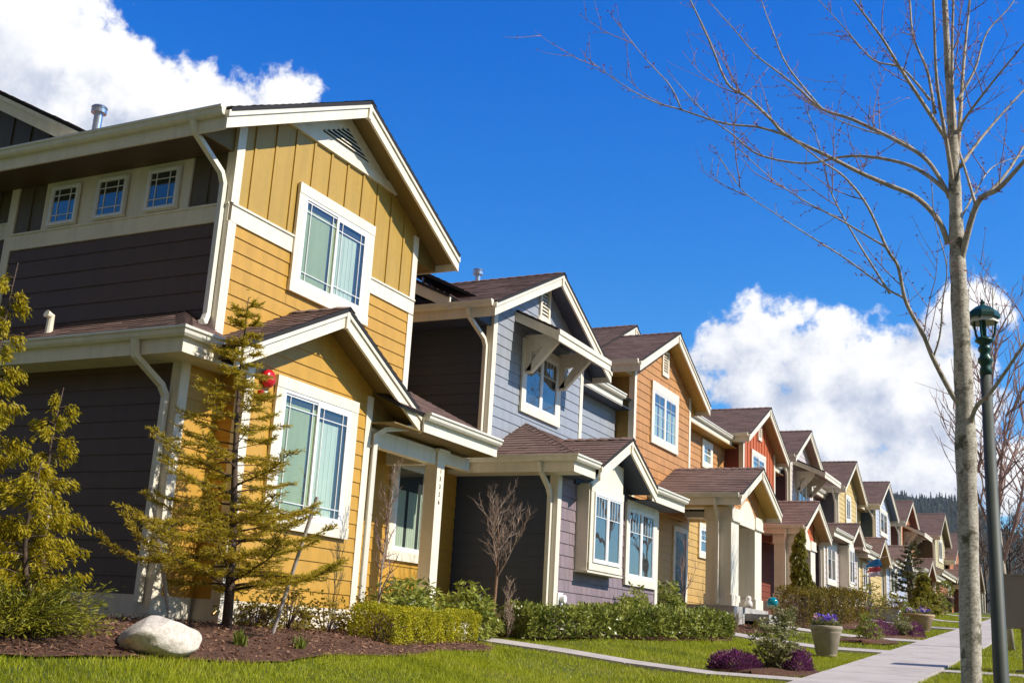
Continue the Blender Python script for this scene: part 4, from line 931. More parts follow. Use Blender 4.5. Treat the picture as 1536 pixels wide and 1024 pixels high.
def hedge(name, pts, wid, hgt, label, m, n, L, W, up_, group=None, rough_=.04, cat_="hedge", round_=.08):
    """clipped hedge along a line: leaves over the faces of the box and inside it, woody core"""
    x0, y0 = pts[0]; o = thing(name, (x0, y0, G(x0, y0)), label, cat_, group); cs = []; ds = []; nb = []
    Ls = [math.dist(a, b) for a, b in zip(pts, pts[1:])]; T = sum(Ls)
    while len(cs) < n:
        s = random.uniform(-.02, T+.02); k = 0; q = s
        while k < len(Ls)-1 and q > Ls[k]: q -= Ls[k]; k += 1
        a, b = Vector(pts[k]), Vector(pts[k+1]); d = (b-a).normalized(); nn = Vector((-d.y, d.x))
        f = random.random(); e = min(s, T-s); dep = abs(random.gauss(0, rough_))
        if f < .30: u = random.uniform(-1, 1)*wid/2; hh = hgt-dep; nv = Vector((0, 0, 1))
        elif f < .93:
            sg = random.choice((-1, 1)); hh = random.uniform(.02, 1)**.8*hgt; u = sg*(wid/2-dep); nv = Vector((nn.x*sg, nn.y*sg, .1))
        else: s = random.choice((dep, T-dep)); q = s if s < T/2 else Ls[-1]-dep; k = 0 if s < T/2 else len(Ls)-1; a, b = Vector(pts[k]), Vector(pts[k+1]); d = (b-a).normalized(); nn = Vector((-d.y, d.x)); u = random.uniform(-1, 1)*wid/2; hh = random.uniform(.02, 1)*hgt; nv = Vector((d.x, d.y, .1))*(-1 if s < T/2 else 1)
        wob = .035*math.sin(s*3.1+u*4)+.03*math.sin(s*7.7)+.02*math.sin(s*17+hh*9); edge = max(0, abs(u)/(wid/2)-.75)*round_*3*(hh/hgt)**3
        p = a+d*q+nn*u; x, y = p.x, p.y; hz = hh*(1+wob*1.2)-edge
        cs.append((x+nv.x*wob*.9, y+nv.y*wob*.9, G(x, y)+.02+hz)); v = nv*random.uniform(.2, 1)+Vector((random.gauss(0, .6), random.gauss(0, .6), random.gauss(0, .5)+up_)); ds.append(v); nb.append(nv)
    V, F = leaves(np.array(cs), nrm(np.array(ds)), L, W, .2, .15, np.array(nb)*.8); np_mesh("foliage", V, F, m, o)
    st = MB(); s = .1
    while s < T:
        k = 0; q = s
        while k < len(Ls)-1 and q > Ls[k]: q -= Ls[k]; k += 1
        a, b = Vector(pts[k]), Vector(pts[k+1]); p = a+(b-a).normalized()*q
        for _ in range(5):
            st.tube([(p.x, p.y, G(p.x, p.y)-.03), (p.x+random.gauss(0, .06), p.y+random.gauss(0, .06), G(p.x, p.y)+hgt*.45), (p.x+random.gauss(0, wid*.28), p.y+random.gauss(0, .12), G(p.x, p.y)+hgt*.88)], [.010, .007, .003], 4)
        s += .12
    st.build("stems", BARK, o); return o
BOXM = leafmat("golden_box_leaf", [(.18, .20, .008), (.42, .40, .012), (.60, .54, .018), (.70, .60, .03)], .35)
LAUR = leafmat("laurel_leaf", [(.02, .04, .008), (.07, .12, .014), (.18, .24, .022), (.34, .37, .05), (.55, .55, .12)], .25, .3)
RHOD = leafmat("rhododendron_leaf", [(.08, .12, .010), (.20, .25, .018), (.36, .38, .03), (.52, .52, .12)], .3, .35)
BRNH = leafmat("bronze_hedge_leaf", [(.03, .032, .008), (.09, .08, .012), (.22, .165, .016), (.42, .30, .03)], .35)
YELB = leafmat("yellow_shrub_leaf", [(.14, .115, .012), (.30, .22, .02), (.45, .33, .03), (.22, .18, .02)], .4)
hedge("hedge", [(-7.85, 11.95), (-8.05, 13.3), (-8.25, 14.75)], .60, .42, "low golden green box hedge in front of the mustard house porch", BOXM, 20000, .028, .019, .1, "hedges")
hedge("hedge", [(-8.3, 16.75), (-7.95, 17.6), (-7.45, 19.4), (-6.95, 21.2), (-6.75, 22.7)], .72, .47, "long dark green laurel hedge in front of the blue grey house", LAUR, 15000, .085, .036, .45, "hedges", .10)
hedge("hedge", [(-7.0, 30.3), (-6.75, 33.0), (-6.6, 36.3)], .85, .92, "tall bronze green clipped hedge behind the flower pot", BRNH, 15000, .05, .032, .3, "hedges", .06)
rosette_shrub("rhododendron", -8.5, 13.75, .55, .80, .72, "rhododendron with glossy leaves behind the box hedge, at the foot of the porch post", RHOD, 330, "rhododendrons")
rosette_shrub("rhododendron", -8.75, 15.95, .55, .58, .72, "rhododendron with pale lit leaves between the porch post and the small bare tree", RHOD, 320, "rhododendrons")
rosette_shrub("rhododendron", -7.6, 20.2, .40, .70, .68, "rhododendron under the box bay window of the blue grey house", RHOD, 260, "rhododendrons")
rosette_shrub("rhododendron", -8.1, 23.6, .45, .55, .78, "rhododendron beside the step of the orange shingled house", RHOD, 240, "rhododendrons")
# small plants by the mustard house
for i, (x, y, rx, hh, n, lab) in enumerate(((-8.55, 11.15, .34, .55, 150, "leggy yellow shrub against the mustard house wall beside the spruce"), (-8.6, 12.0, .30, .42, 90, "leggy yellow shrub under the big ground floor window"), (-8.55, 12.75, .26, .62, 80, "tallest of the leggy yellow shrubs, at the corner board of the mustard house"), (-8.7, 10.75, .28, .42, 110, "leggy yellow shrub nearest the spruce trunk"))):
    rosette_shrub("yellow_shrub", x, y, rx, rx*1.2, hh, lab, YELB, n, "yellow shrubs by the mustard house wall", .05, .026, 7, cat_="shrub")
def tuft(name, x, y, hgt, n, label, m, wid=.012, spread=.5, group=None, cat_="plant"):
    z = G(x, y)+.03; o = thing(name, (x, y, z), label, cat_, group); V = []; F = []
    for i in range(n):
        a = random.uniform(0, 2*math.pi); L = hgt*random.uniform(.55, 1.1); lean = spread*random.random(); s = Vector((-math.sin(a), math.cos(a), 0))*wid; b0 = Vector((x+random.gauss(0, .03), y+random.gauss(0, .03), z-.04)); d = Vector((math.cos(a), math.sin(a), 0)); k = len(V)
        for t, w_ in ((0, 1), (.4, .9), (.75, .6), (1, .05)):
            p = b0+d*(lean*L*t*t*1.3)+Vector((0, 0, L*(t-.35*lean*t*t))); V += [p-s*w_, p+s*w_]
        F += [(k, k+1, k+3, k+2), (k+2, k+3, k+5, k+4), (k+4, k+5, k+7, k+6)]
    np_mesh("blades", np.array([tuple(p) for p in V]), np.array(F), m, o); return o
DAY = leafmat("daylily_leaf", [(.10, .15, .015), (.20, .25, .03), (.28, .30, .05)], .35)
tuft("grass_clump", -7.52, 9.07, .20, 46, "small green grass clump in the mulch near the white boulder", DAY, group="grass clumps in the mulch")
tuft("grass_clump", -7.45, 9.95, .18, 40, "small green grass clump in the mulch right of the spruce", DAY, group="grass clumps in the mulch")
STRAW = leafmat("straw_blade", [(.25, .19, .10), (.42, .34, .2), (.3, .26, .12)], .3)
tuft("ornamental_grass", -7.05, 25.0, .5, 60, "dry pinkish straw grass clump in front of the grey porch step", STRAW, .008, .45)
rosette_shrub("yellow_shrub", -6.9, 26.3, .16, .2, .22, "tiny yellow shrub in the mulch in front of the grey porch step", YELB, 24, None, .045, .02, 7)
PURP = leafmat("purple_heather_flower", [(.14, .02, .10), (.32, .05, .26), (.50, .12, .40), (.26, .05, .18), (.10, .07, .05)], .3)
PIER = leafmat("pieris_leaf", [(.05, .075, .015), (.13, .16, .03), (.26, .27, .07), (.45, .42, .18)], .35)
PIERF = leafmat("pieris_flower", [(.62, .56, .34), (.7, .66, .46), (.5, .45, .2)], .35)
def heather(x, y, rx, ry, h_, label, n=3400):
    z = G(x, y); o = thing("heather", (x, y, z), label, "flowers", "purple heather mounds"); a = rng.uniform(0, 2*np.pi, n); e = np.arcsin(rng.uniform(0, 1, n)); k = rng.uniform(.75, 1.05, n)*(1+.12*np.sin(4*a))
    c = np.stack([x+np.cos(a)*np.cos(e)*rx*k, y+np.sin(a)*np.cos(e)*ry*k, z+.02+np.sin(e)*h_*k], 1); d = np.stack([np.cos(a)*np.cos(e), np.sin(a)*np.cos(e), np.sin(e)+.6], 1)
    V, F = leaves(c, nrm(d), .055, .017, .35, .1); np_mesh("flower_spikes", V, F, PURP, o)
heather(-4.72, 16.75, .34, .34, .25, "purple heather mound in the near corner bed, left of the pieris")
heather(-3.93, 17.35, .17, .30, .30, "small purple heather mound beside the walk, right of the pieris", 1500)
heather(-4.85, 30.6, .38, .55, .38, "purple heather mound in the bed beyond the small round shrub", 1800)
heather(-4.15, 31.6, .20, .4, .34, "purple heather mound beside the walk and the second pot", 1200)
def pieris(x, y, label, s=1.):
    z = G(x, y); o = thing("pieris_shrub", (x, y, z), label, "shrub"); cs = []; ds = []; fc = []; fd = []; st = MB()
    for sx, sy, sh in ((-.15, .05, .72), (.22, .15, .70), (.05, -.2, .5), (.3, -.15, .42), (-.2, -.15, .45), (.05, .3, .5)):
        top = Vector((x+sx*s*1.1, y+sy*s*1.1, z+sh*s)); st.tube([(x, y, z-.03), (x+sx*s*.6, y+sy*s*.6, z+sh*s*.5), tuple(top)], [.018, .012, .006], 6)
        for i in range(int(70*sh)):
            t = random.random()**.7; p = Vector((x, y, z)).lerp(top, t)+Vector((random.gauss(0, .10), random.gauss(0, .10), random.gauss(0, .04)))*s
            ax = Vector((random.gauss(0, .5), random.gauss(0, .5), .8)).normalized()
            for j in range(7): q = j*.9; b0 = ax.orthogonal().normalized(); v = b0*math.cos(q)+ax.cross(b0)*math.sin(q)+ax*.3; cs.append(p); ds.append(v)
            if t > .55 and random.random() < .5:
                for j in range(6): fc.append(p+Vector((random.gauss(0, .03), random.gauss(0, .03), .05))); fd.append(Vector((random.gauss(0, .6), random.gauss(0, .6), -.3)))
    V, F = leaves(np.array(cs), nrm(np.array(ds)), .075*s, .026*s, .2, .18); np_mesh("foliage", V, F, PIER, o)
    V, F = leaves(np.array(fc), nrm(np.array(fd)), .05*s, .022*s, .2, .1); np_mesh("flower_sprays", V, F, PIERF, o); st.build("stems", BARK, o)
pieris(-4.28, 17.2, "upright pieris with cream flowers in the near corner bed by the walk")
pieris(-6.6, 27.4, "small pieris with cream flowers by the grey porch step", .85)
pieris(-4.45, 31.2, "low pieris among the heather next to the second flower pot", .7)
rosette_shrub("round_shrub", -4.75, 28.1, .30, .34, .55, "small upright round shrub alone in a mulch circle past the flower pot", RHOD, 90, None, .07, .03, 8)
YG = leafmat("yellow_green_leaf", [(.16, .15, .015), (.30, .27, .025), (.42, .36, .04)], .4)
rosette_shrub("golden_shrub", -6.6, 38.2, .8, 1.2, 1.15, "golden yellow shrub at the far end of the bronze hedge", YG, 240, "far front garden shrubs", .07, .035, 7)
rosette_shrub("golden_shrub", -6.5, 43.5, .8, 1.1, .75, "low yellow green shrub in front of the pale yellow house", YG, 150, "far front garden shrubs", .08, .04, 7)
rosette_shrub("heath_shrub", -6.2, 41.6, .7, 1.0, .55, "low reddish brown heath in the bed beyond the golden shrub", leafmat("rusty_heath", [(.09, .055, .02), (.20, .12, .04), (.26, .17, .06)], .3), 150, "far front garden shrubs", .08, .03, 6)
rosette_shrub("golden_shrub", -6.1, 49, .6, .9, .7, "yellow green shrub in front of the light blue house", YG, 110, "far front garden shrubs", .08, .04, 7)
rosette_shrub("round_shrub", -5.2, 38.6, .5, .8, .65, "rounded olive green shrub by the walk just beyond the second flower pot", RHOD, 120, "far front garden shrubs", .08, .04, 7)
rosette_shrub("flowering_shrub", -6.2, 53.5, .6, .8, .9, "flowering shrub with orange blooms in front of the rust coloured ground floor", leafmat("orange_bloom", [(.08, .12, .02), (.16, .2, .03), (.6, .3, .03), (.2, .22, .04)], .3), 120, "far front garden shrubs", .09, .04, 7)
rosette_shrub("golden_shrub", -6.6, 58, .7, 1.0, .7, "farthest low shrub in front of the rust coloured ground floor", RHOD, 110, "far front garden shrubs", .1, .05, 6)
# ------------------------------------------------------------------ conifers
def conifer(x, y, hgt, rad, label, m, kinds, n_br=64, lean=(0, 0), xmin=None, start=.10, upt=.25, group=None, name="spruce_tree", needle=.038, nw=.010, dens_=20, prof=.85, br_pow=.92):
    z = G(x, y); o = thing(name, (x, y, z), label, "tree", group); tr = MB(); pts = [Vector((x+lean[0]*t+.02*math.sin(t*7), y+lean[1]*t+.02*math.cos(t*5), z-.05+hgt*t)) for t in np.linspace(0, 1, 9)]
    tr.tube(pts, [max(.006, .062*hgt/4*(1-t)**.9) for t in np.linspace(0, 1, 9)], 8); cs = []; ds = []
    br = MB()
    def needles(a, b, n, r):
        d = (b-a); L = d.length; d = d/L
        for i in range(n):
            p = a+d*(L*random.random()); v = d*random.uniform(.35, 1)+Vector((random.gauss(0, .5), random.gauss(0, .5), random.gauss(0, .35)+.1)); cs.append(p); ds.append(v)
    for i in range(n_br):
        t = start+(1-start-.02)*(i/n_br)**br_pow; p = Vector(pts[0]).lerp(pts[-1], t); a = i*2.39996+random.gauss(0, .25); L = rad*((1-t)/(1-start))**prof*random.uniform(.7, 1.15)+.10
        dx, dy = math.cos(a), math.sin(a); L *= 1-.22*(.5*dx+.85*dy)
        if xmin is not None and dx < 0:
            lim = (x-xmin)/max(.05, -dx)
            if L > lim: L = max(.12, lim*random.uniform(.8, 1))
        d = Vector((dx, dy, random.uniform(-.05, .40))); segs = []; q = p.copy(); nseg = max(3, int(L/.16)); hd = d.normalized()
        for k in range(nseg):
            segs.append(q.copy()); hd = (hd+Vector((0, 0, (-.05 if k < nseg*.55 else upt)*.6))+Vector((random.gauss(0, .05), random.gauss(0, .05), random.gauss(0, .03)))).normalized(); q = q+hd*(L/nseg)
        segs.append(q.copy()); br.tube(segs, [max(.003, .014*(1-k/len(segs))*min(1.2, L)) for k in range(len(segs))], 5)
        for k in range(len(segs)-1):
            a_, b_ = segs[k], segs[k+1]; f = k/(len(segs)-1)
            if f > .22 or L < .4: needles(a_, b_, int(dens_*.8), 1)
            if f > .12:
                s = (b_-a_).normalized().cross(Vector((0, 0, 1))).normalized()
                for sg in (-1, 1):
                    for _ in range(3):
                        l2 = (.10+.30*L*(1-f)*.6)*random.uniform(.6, 1.2); st_ = a_.lerp(b_, random.random()); e_ = st_+(s*sg*.8+(b_-a_).normalized()*.8+Vector((0, 0, random.uniform(-.22, .12)))).normalized()*l2
                        br.tube([st_, e_], [.004, .002], 3); needles(st_, e_, max(4, int(dens_*l2/.16)), 1)
    needles(pts[-2], pts[-1]+Vector((0, 0, .12)), 40, 1)
    tr.build("trunk", SPRUCEBARK, o, smooth=True); br.build("branches", SPRUCEBARK, o)
    V, F = leaves(np.array([tuple(c) for c in cs]), nrm(np.array([tuple(d) for d in ds])), needle, nw, .15, .1); np_mesh("needles", V, F, m, o); return o
SPR = leafmat("spruce_needle", [(.36, .29, .010), (.62, .48, .014), (.80, .60, .02), (.84, .66, .03), (.44, .38, .02), (.62, .52, .016), (.50, .33, .07)], .5)
conifer(-8.32, 9.8, 3.80, 1.66, "young yellow green spruce in front of the mustard house corner", SPR, 0, 90, lean=(-.2, -.05), xmin=-9.25, start=.13, upt=.34, dens_=29, prof=1.65, br_pow=1.25, needle=.05, nw=.0095)
CED = leafmat("cedar_spray", [(.34, .28, .010), (.60, .46, .014), (.76, .56, .018), (.82, .60, .025), (.30, .27, .015)], .45)
def cedar(x, y, hgt, rad, label, m, n_br, stems=1, name="cedar_tree", droop=.55, L0=.055, group=None, start=.06, per=95, prof=.75):
    """weeping cedar: arching branches hung with flat drooping sprays"""
    z = G(x, y); o = thing(name, (x, y, z), label, "tree", group); tr = MB(); cs = []; ds = []; br = MB()
    tops = []
    for s in range(stems):
        a = s*2.1+2.7; fx, fy = (.16*math.cos(a), .16*math.sin(a)) if stems > 1 else (0, 0); hh = hgt*(1 if s == 0 else random.uniform(.66, .88))
        pts = [Vector((x+fx*.4+fx*2.2*t*(1-.4*t)+.03*math.sin(t*6+s), y+fy*.4+fy*2.2*t*(1-.4*t)+.03*math.cos(t*5+s), z-.05+hh*t)) for t in np.linspace(0, 1, 9)]
        tr.tube(pts, [max(.005, .032*(1-t)+.004) for t in np.linspace(0, 1, 9)], 7); tops.append(pts)
    for i in range(n_br):
        pts = tops[i % stems]; t = start+(.97-start)*((i+.5)/n_br); f = t*8; k = min(7, int(f)); p = pts[k].lerp(pts[k+1], f-k); a = i*2.39996+random.gauss(0, .3)
        L = rad*(1-t)**prof*random.uniform(.65, 1.15)+.07; hd = Vector((math.cos(a), math.sin(a), random.uniform(.25, .7))).normalized(); q = p.copy(); segs = [q.copy()]; n = max(4, int(L/.12))
        for j in range(n):
            hd = (hd+Vector((0, 0, -droop*1.1/n))).normalized(); q = q+hd*(L/n); segs.append(q.copy())
        br.tube(segs, [max(.003, .010*(1-j/len(segs))) for j in range(len(segs))], 4)
        for j in range(int(per*L)+14):
            g = .2+.8*random.random()**.8; e = g*(len(segs)-1); kk = min(len(segs)-2, int(e)); b0 = segs[kk].lerp(segs[kk+1], e-kk); dr = (segs[kk+1]-segs[kk]).normalized()
            side = dr.cross(Vector((0, 0, 1))); side = side.normalized() if side.length > .01 else Vector((1, 0, 0)); c0 = b0+side*random.gauss(0, .07)*min(1, L)+Vector((0, 0, -abs(random.gauss(0, .05))))
            for _ in range(7): cs.append(c0+Vector((random.gauss(0, .018), random.gauss(0, .018), random.gauss(0, .022)))); ds.append(dr*.5+side*random.gauss(0, .5)+Vector((0, 0, -random.uniform(.15, 1.0))))
    tr.build("trunk", SPRUCEBARK, o, smooth=True); br.build("branches", SPRUCEBARK, o)
    V, F = leaves(np.array([tuple(c) for c in cs]), nrm(np.array([tuple(d) for d in ds])), L0, .02*L0/.075, .22, .12); np_mesh("sprays", V, F, m, o); return o
cedar(-8.95, 7.05, 3.45, .66, "tallest yellow green cedar, cut by the left edge in front of the dark side wall", CED, 74, 2, prof=.85, per=44, group="cedars at the left edge")
cedar(-8.22, 7.2, 2.25, .50, "shorter yellow green cedar between the tallest cedar and the white boulder", CED, 54, 2, prof=.7, per=44, group="cedars at the left edge")
cedar(-7.3, 32.6, 2.75, .70, "narrow weeping cedar in front of the red house porch", YG, 46, 1, droop=1.9, L0=.12, per=44)
JUN = leafmat("juniper_spray", [(.08, .11, .010), (.18, .20, .015), (.28, .29, .022), (.42, .36, .03)], .3)
def juniper(x, y, rx, ry, hgt, label, n=150):
    z = G(x, y); o = thing("juniper_shrub", (x, y, z), label, "shrub"); cs = []; ds = []; br = MB()
    for i in range(n):
        a = random.uniform(0, 2*math.pi); e = random.uniform(.1, 1.0); k = random.uniform(.55, 1.1); tip = Vector((x+math.cos(a)*rx*k*math.cos(e*.8), y+math.sin(a)*ry*k*math.cos(e*.8), z+hgt*k*math.sin(e*1.3)))
        mid = Vector((x, y, z)).lerp(tip, .5)+Vector((0, 0, .08)); br.tube([(x+random.gauss(0, .05), y+random.gauss(0, .05), z-.02), mid, tip], [.010, .006, .002], 4)
        for j in range(60):
            t = .25+.8*random.random(); p = mid.lerp(tip, (t-.5)*2) if t > .5 else Vector((x, y, z)).lerp(mid, t*2)
            d = (tip-mid).normalized(); cs.append(p+Vector((random.gauss(0, .05), random.gauss(0, .05), random.gauss(0, .035)))); ds.append(d+Vector((random.gauss(0, .5), random.gauss(0, .5), random.gauss(0, .4)+.1)))
    br.build("branches", SPRUCEBARK, o); V, F = leaves(np.array([tuple(c) for c in cs]), nrm(np.array([tuple(d) for d in ds])), .06, .012, .2, .1); np_mesh("sprays", V, F, JUN, o)
juniper(-7.95, 6.75, .62, .85, .50, "low spreading juniper at the left edge beside the white boulder", 190)
DKSP = leafmat("dark_fir_needle", [(.035, .045, .012), (.08, .085, .016), (.14, .13, .02)], .2)
conifer(-6.95, 52.3, 3.0, 1.0, "dark young fir in front of the rust coloured ground floor", DKSP, 0, 40, name="fir_tree", needle=.12, nw=.03, dens_=9, group="far front garden trees")
cedar(-6.2, 50.3, 1.8, .6, "golden young tree just left of the dark fir, far down the row", YG, 46, 1, name="golden_tree", droop=.3, L0=.14, per=34, group="far front garden trees")
rosette_shrub("dark_shrub", -7.3, 57.0, .5, .6, 1.3, "small dark evergreen in front of the light blue house", LAUR, 90, "far front garden trees", .12, .05, 7)
# ------------------------------------------------------------------ bare trees
def maplebark():
    m, nt, b = mat("grey_maple_bark")
    f = noise(nt, 17, 8, .72, stretch=(1, 1, .8)); c = ramp(nt, f, [(.34, (.08, .065, .035)), (.43, (.32, .27, .19)), (.54, (.62, .55, .43)), (.72, (.74, .68, .56))])
    g = noise(nt, 60, 6, .75, stretch=(1, 1, 1.6)); c = mixc(nt, .55, c, ramp(nt, g, [(.38, (.05, .042, .025)), (.46, (.36, .31, .23)), (.62, (.74, .68, .56))]))
    k = noise(nt, 7, 5, .7); c = mixc(nt, ramp(nt, k, [(.55, (0, 0, 0)), (.62, (.8, .8, .8))]), c, (.075, .07, .025))
    nt.links.new(c, b.inputs["Base Color"]); b.inputs["Roughness"].default_value = .85; bump(nt, b, noise(nt, 55, 6, .75, stretch=(1, 1, 1.8)), .6, .006); return m
MAPLE = maplebark(); TWIG = barkmat("reddish_twig", (.18, .10, .085), (.34, .20, .17), (.48, .33, .28), 20)
LIMB = barkmat("grey_limb_bark", (.22, .185, .13), (.46, .39, .29), (.62, .54, .42), 16)
BUD = leafmat("red_bud", [(.28, .03, .05), (.42, .07, .10), (.2, .03, .03)], .3)
TY = 6.6
D = thing("bare_maple_tree", at(1460, 1024, TY)+Vector((0, 0, -1.0)), "big bare maple with pale mottled trunk in the foreground at right", "tree")
def P3(u, v, off=0.): r_ = ray(u, v); return r_*((TY+off)/r_.y)
def spline(pts, sub=5):
    p = [Vector(q) for q in pts]; out = []
    for i in range(len(p)-1):
        a = p[max(0, i-1)]; b = p[i]; c = p[i+1]; d = p[min(len(p)-1, i+2)]
        for k in range(sub):
            t = k/sub; out.append(.5*((2*b)+(c-a)*t+(2*a-5*b+4*c-d)*t*t+(3*b-3*c+d-a)*t**3))
    out.append(p[-1]); return out
trunk_px = [(1461, 1290, .062), (1459, 1150, .056), (1457, 1010, .054), (1452, 800, .053), (1448, 640, .052), (1443, 520, .048), (1437, 405, .044), (1434, 330, .038), (1431, 250, .032), (1427, 170, .026), (1421, 80, .020), (1414, -60, .014), (1404, -250, .006)]
tp = spline([P3(u, v) for u, v, r in trunk_px], 5); tr_ = []
for i in range(len(trunk_px)-1):
    for k in range(5): tr_.append(trunk_px[i][2]+(trunk_px[i+1][2]-trunk_px[i][2])*k/5)
tr_.append(trunk_px[-1][2]); tr_ = [r*(1+.05*math.sin(i*1.7)+(.10 if i in (18, 19, 28, 33) else 0)) for i, r in enumerate(tr_)]
MB().tube(tp, tr_, 16).build("trunk", MAPLE, D, smooth=True)
limbs = [  # (pixels along the limb, radius at base, depth gained towards its tip)
 ([(1422, 366), (1408, 331), (1374, 296), (1331, 277), (1288, 258), (1245, 236), (1181, 204), (1155, 178), (1121, 146), (1091, 125), (1065, 64), (1035, 0), (1000, -70)], .016, -.9),
 ([(1181, 204), (1138, 191), (1086, 185), (1022, 165), (974, 150), (923, 120), (886, 92)], .008, -.55),
 ([(1022, 165), (1005, 129), (966, 86), (927, 36)], .005, -.2),
 ([(1425, 292), (1395, 266), (1361, 247), (1310, 236), (1267, 235), (1206, 245), (1138, 232), (1099, 202), (1060, 172), (1009, 116)], .013, .8),
 ([(1425, 296), (1391, 241), (1344, 211), (1280, 180), (1232, 163), (1198, 133), (1172, 112), (1133, 82), (1103, 47), (1065, 4)], .014, 1.1),
 ([(1232, 163), (1181, 99), (1159, 47), (1142, 0), (1130, -50)], .007, .3),
 ([(1391, 241), (1352, 211), (1300, 196), (1248, 176), (1205, 150)], .007, .5),
 ([(1428, 222), (1387, 159), (1353, 107), (1322, 56), (1280, 0), (1240, -60)], .013, -.7),
 ([(1395, 150), (1353, 103), (1310, 90), (1267, 43), (1228, 0)], .008, -.3),
 ([(1402, 170), (1391, 107), (1370, 56), (1365, 0), (1358, -70)], .010, .4),
 ([(1433, 300), (1420, 215), (1405, 120), (1400, 0), (1392, -120)], .015, -.4),
 ([(1434, 260), (1440, 180), (1446, 90), (1455, 0), (1468, -120)], .015, .5),
 ([(1432, 230), (1428, 120), (1430, 0), (1436, -120)], .013, -.2),
 ([(1443, 610), (1429, 593), (1400, 538), (1385, 502), (1359, 453), (1347, 400), (1331, 374), (1301, 309), (1267, 266), (1230, 240), (1180, 200)], .015, -.8),
 ([(1353, 445), (1329, 432), (1267, 387), (1219, 357), (1159, 318), (1116, 288), (1080, 238)], .006, -.5),
 ([(1331, 372), (1262, 331), (1206, 301), (1155, 266), (1110, 225)], .006, -.4),
 ([(1335, 440), (1280, 352), (1245, 284), (1228, 215), (1211, 168)], .006, .1),
 ([(1400, 535), (1410, 502), (1414, 453), (1420, 400), (1402, 330), (1398, 280)], .006, -.3),
 ([(1455, 640), (1464, 611), (1487, 587), (1518, 543), (1540, 510), (1580, 450), (1600, 380)], .014, -.9),
 ([(1438, 405), (1465, 307), (1498, 283), (1536, 242), (1580, 190), (1610, 120)], .020, -.6),
 ([(1464, 309), (1445, 246), (1428, 197), (1412, 170)], .009, .3),
 ([(1465, 305), (1502, 270), (1536, 219), (1575, 150)], .013, .5),
 ([(1440, 250), (1477, 201), (1536, 135), (1580, 90)], .011, .6),
 ([(1440, 195), (1449, 176), (1486, 127), (1536, 66), (1570, 20)], .010, -.5),
 ([(1436, 150), (1462, 105), (1480, 50), (1515, 10), (1545, -40)], .008, .3),
 ([(1440, 330), (1462, 290), (1490, 250), (1540, 232)], .007, .7)]
buds_c = []; buds_d = []; LB = MB(); TW = MB(); offs = {}
def twig(p, d, L, r, lev):
    n = max(3, int(L/.05)); pts = [p]; hd = d.normalized(); up_c = Vector((0, 0, .05))
    for k in range(n): hd = (hd+up_c+Vector((random.gauss(0, .07), random.gauss(0, .07), random.gauss(0, .07)))).normalized(); pts.append(pts[-1]+hd*(L/n))
    TW.tube(pts, [max(.0011, r*(1-.7*k/n)) for k in range(n+1)], 4)
    for q in pts[1:]:
        if random.random() < .55:
            for _ in range(2): buds_c.append(q); buds_d.append(Vector((random.gauss(0, 1), random.gauss(0, 1), random.gauss(.3, 1))))
    if lev > 0:
        for k in range(1, n):
            if random.random() < .42: ax = hd.orthogonal(); ax.rotate(Matrix.Rotation(random.uniform(0, 6.3), 3, hd)); twig(pts[k], hd*.75+ax.normalized()*.75, L*random.uniform(.25, .6), r*.6, lev-1)
o_at = []
def off_at(u, v):
    """depth already given to the limb this one springs from"""
    best = (30, 0.)
    for a, b_, o_ in o_at:
        d_ = math.hypot(a-u, b_-v)
        if d_ < best[0]: best = (d_, o_)
    return best[1]
for px, r, dep in limbs:
    o0 = off_at(*px[0]) if r < .0095 or px[0][0] < 1380 else 0.
    n = len(px); ctrl = []
    for i, (u, v) in enumerate(px):
        o_ = o0+dep*(i/(n-1))**1.2; ctrl.append(P3(u, v, o_)); o_at.append((u, v, o_))
    sp = spline(ctrl, 6); m_ = len(sp)
    LB.tube(sp, [max(.0025, 1.0*r*(1-.80*i/(m_-1))*(1.35 if i == 0 else 1)) for i in range(m_)], 8)
    Lt = sum((sp[i+1]-sp[i]).length for i in range(m_-1)); nt_ = int(Lt/.068)
    for k in range(nt_):
        f = .12+.86*random.random(); e = f*(m_-1); i = min(m_-2, int(e)); p = sp[i].lerp(sp[i+1], e-i); t = (sp[i+1]-sp[i]).normalized(); ax = t.orthogonal(); ax.rotate(Matrix.Rotation(random.uniform(0, 6.3), 3, t))
        big = random.random() < .13 and f > .25
        twig(p, t*random.uniform(.5, 1)+ax.normalized()*.9+Vector((0, 0, .2)), random.uniform(.25, .6) if big else random.uniform(.03, .12), .0035 if big else .0022, 1 if big else 0)
    twig(sp[-1], (sp[-1]-sp[-2]), .10, .003, 1)
    for q in sp[::2]: buds_c.append(q); buds_d.append(Vector((random.gauss(0, 1), random.gauss(0, 1), random.gauss(.3, 1))))
nl = len(LB.f); LB.add(TW.v, TW.f); lo_ = LB.build("branches", LIMB, D, smooth=True); lo_.data.materials.append(TWIG)
lo_.data.polygons.foreach_set("material_index", np.array([0]*nl+[1]*(len(LB.f)-nl), np.int32))
V, F = leaves(np.array([tuple(c) for c in buds_c]), nrm(np.array([tuple(d) for d in buds_d])), .015, .007, .2, .3); np_mesh("buds", V, F, BUD, D)
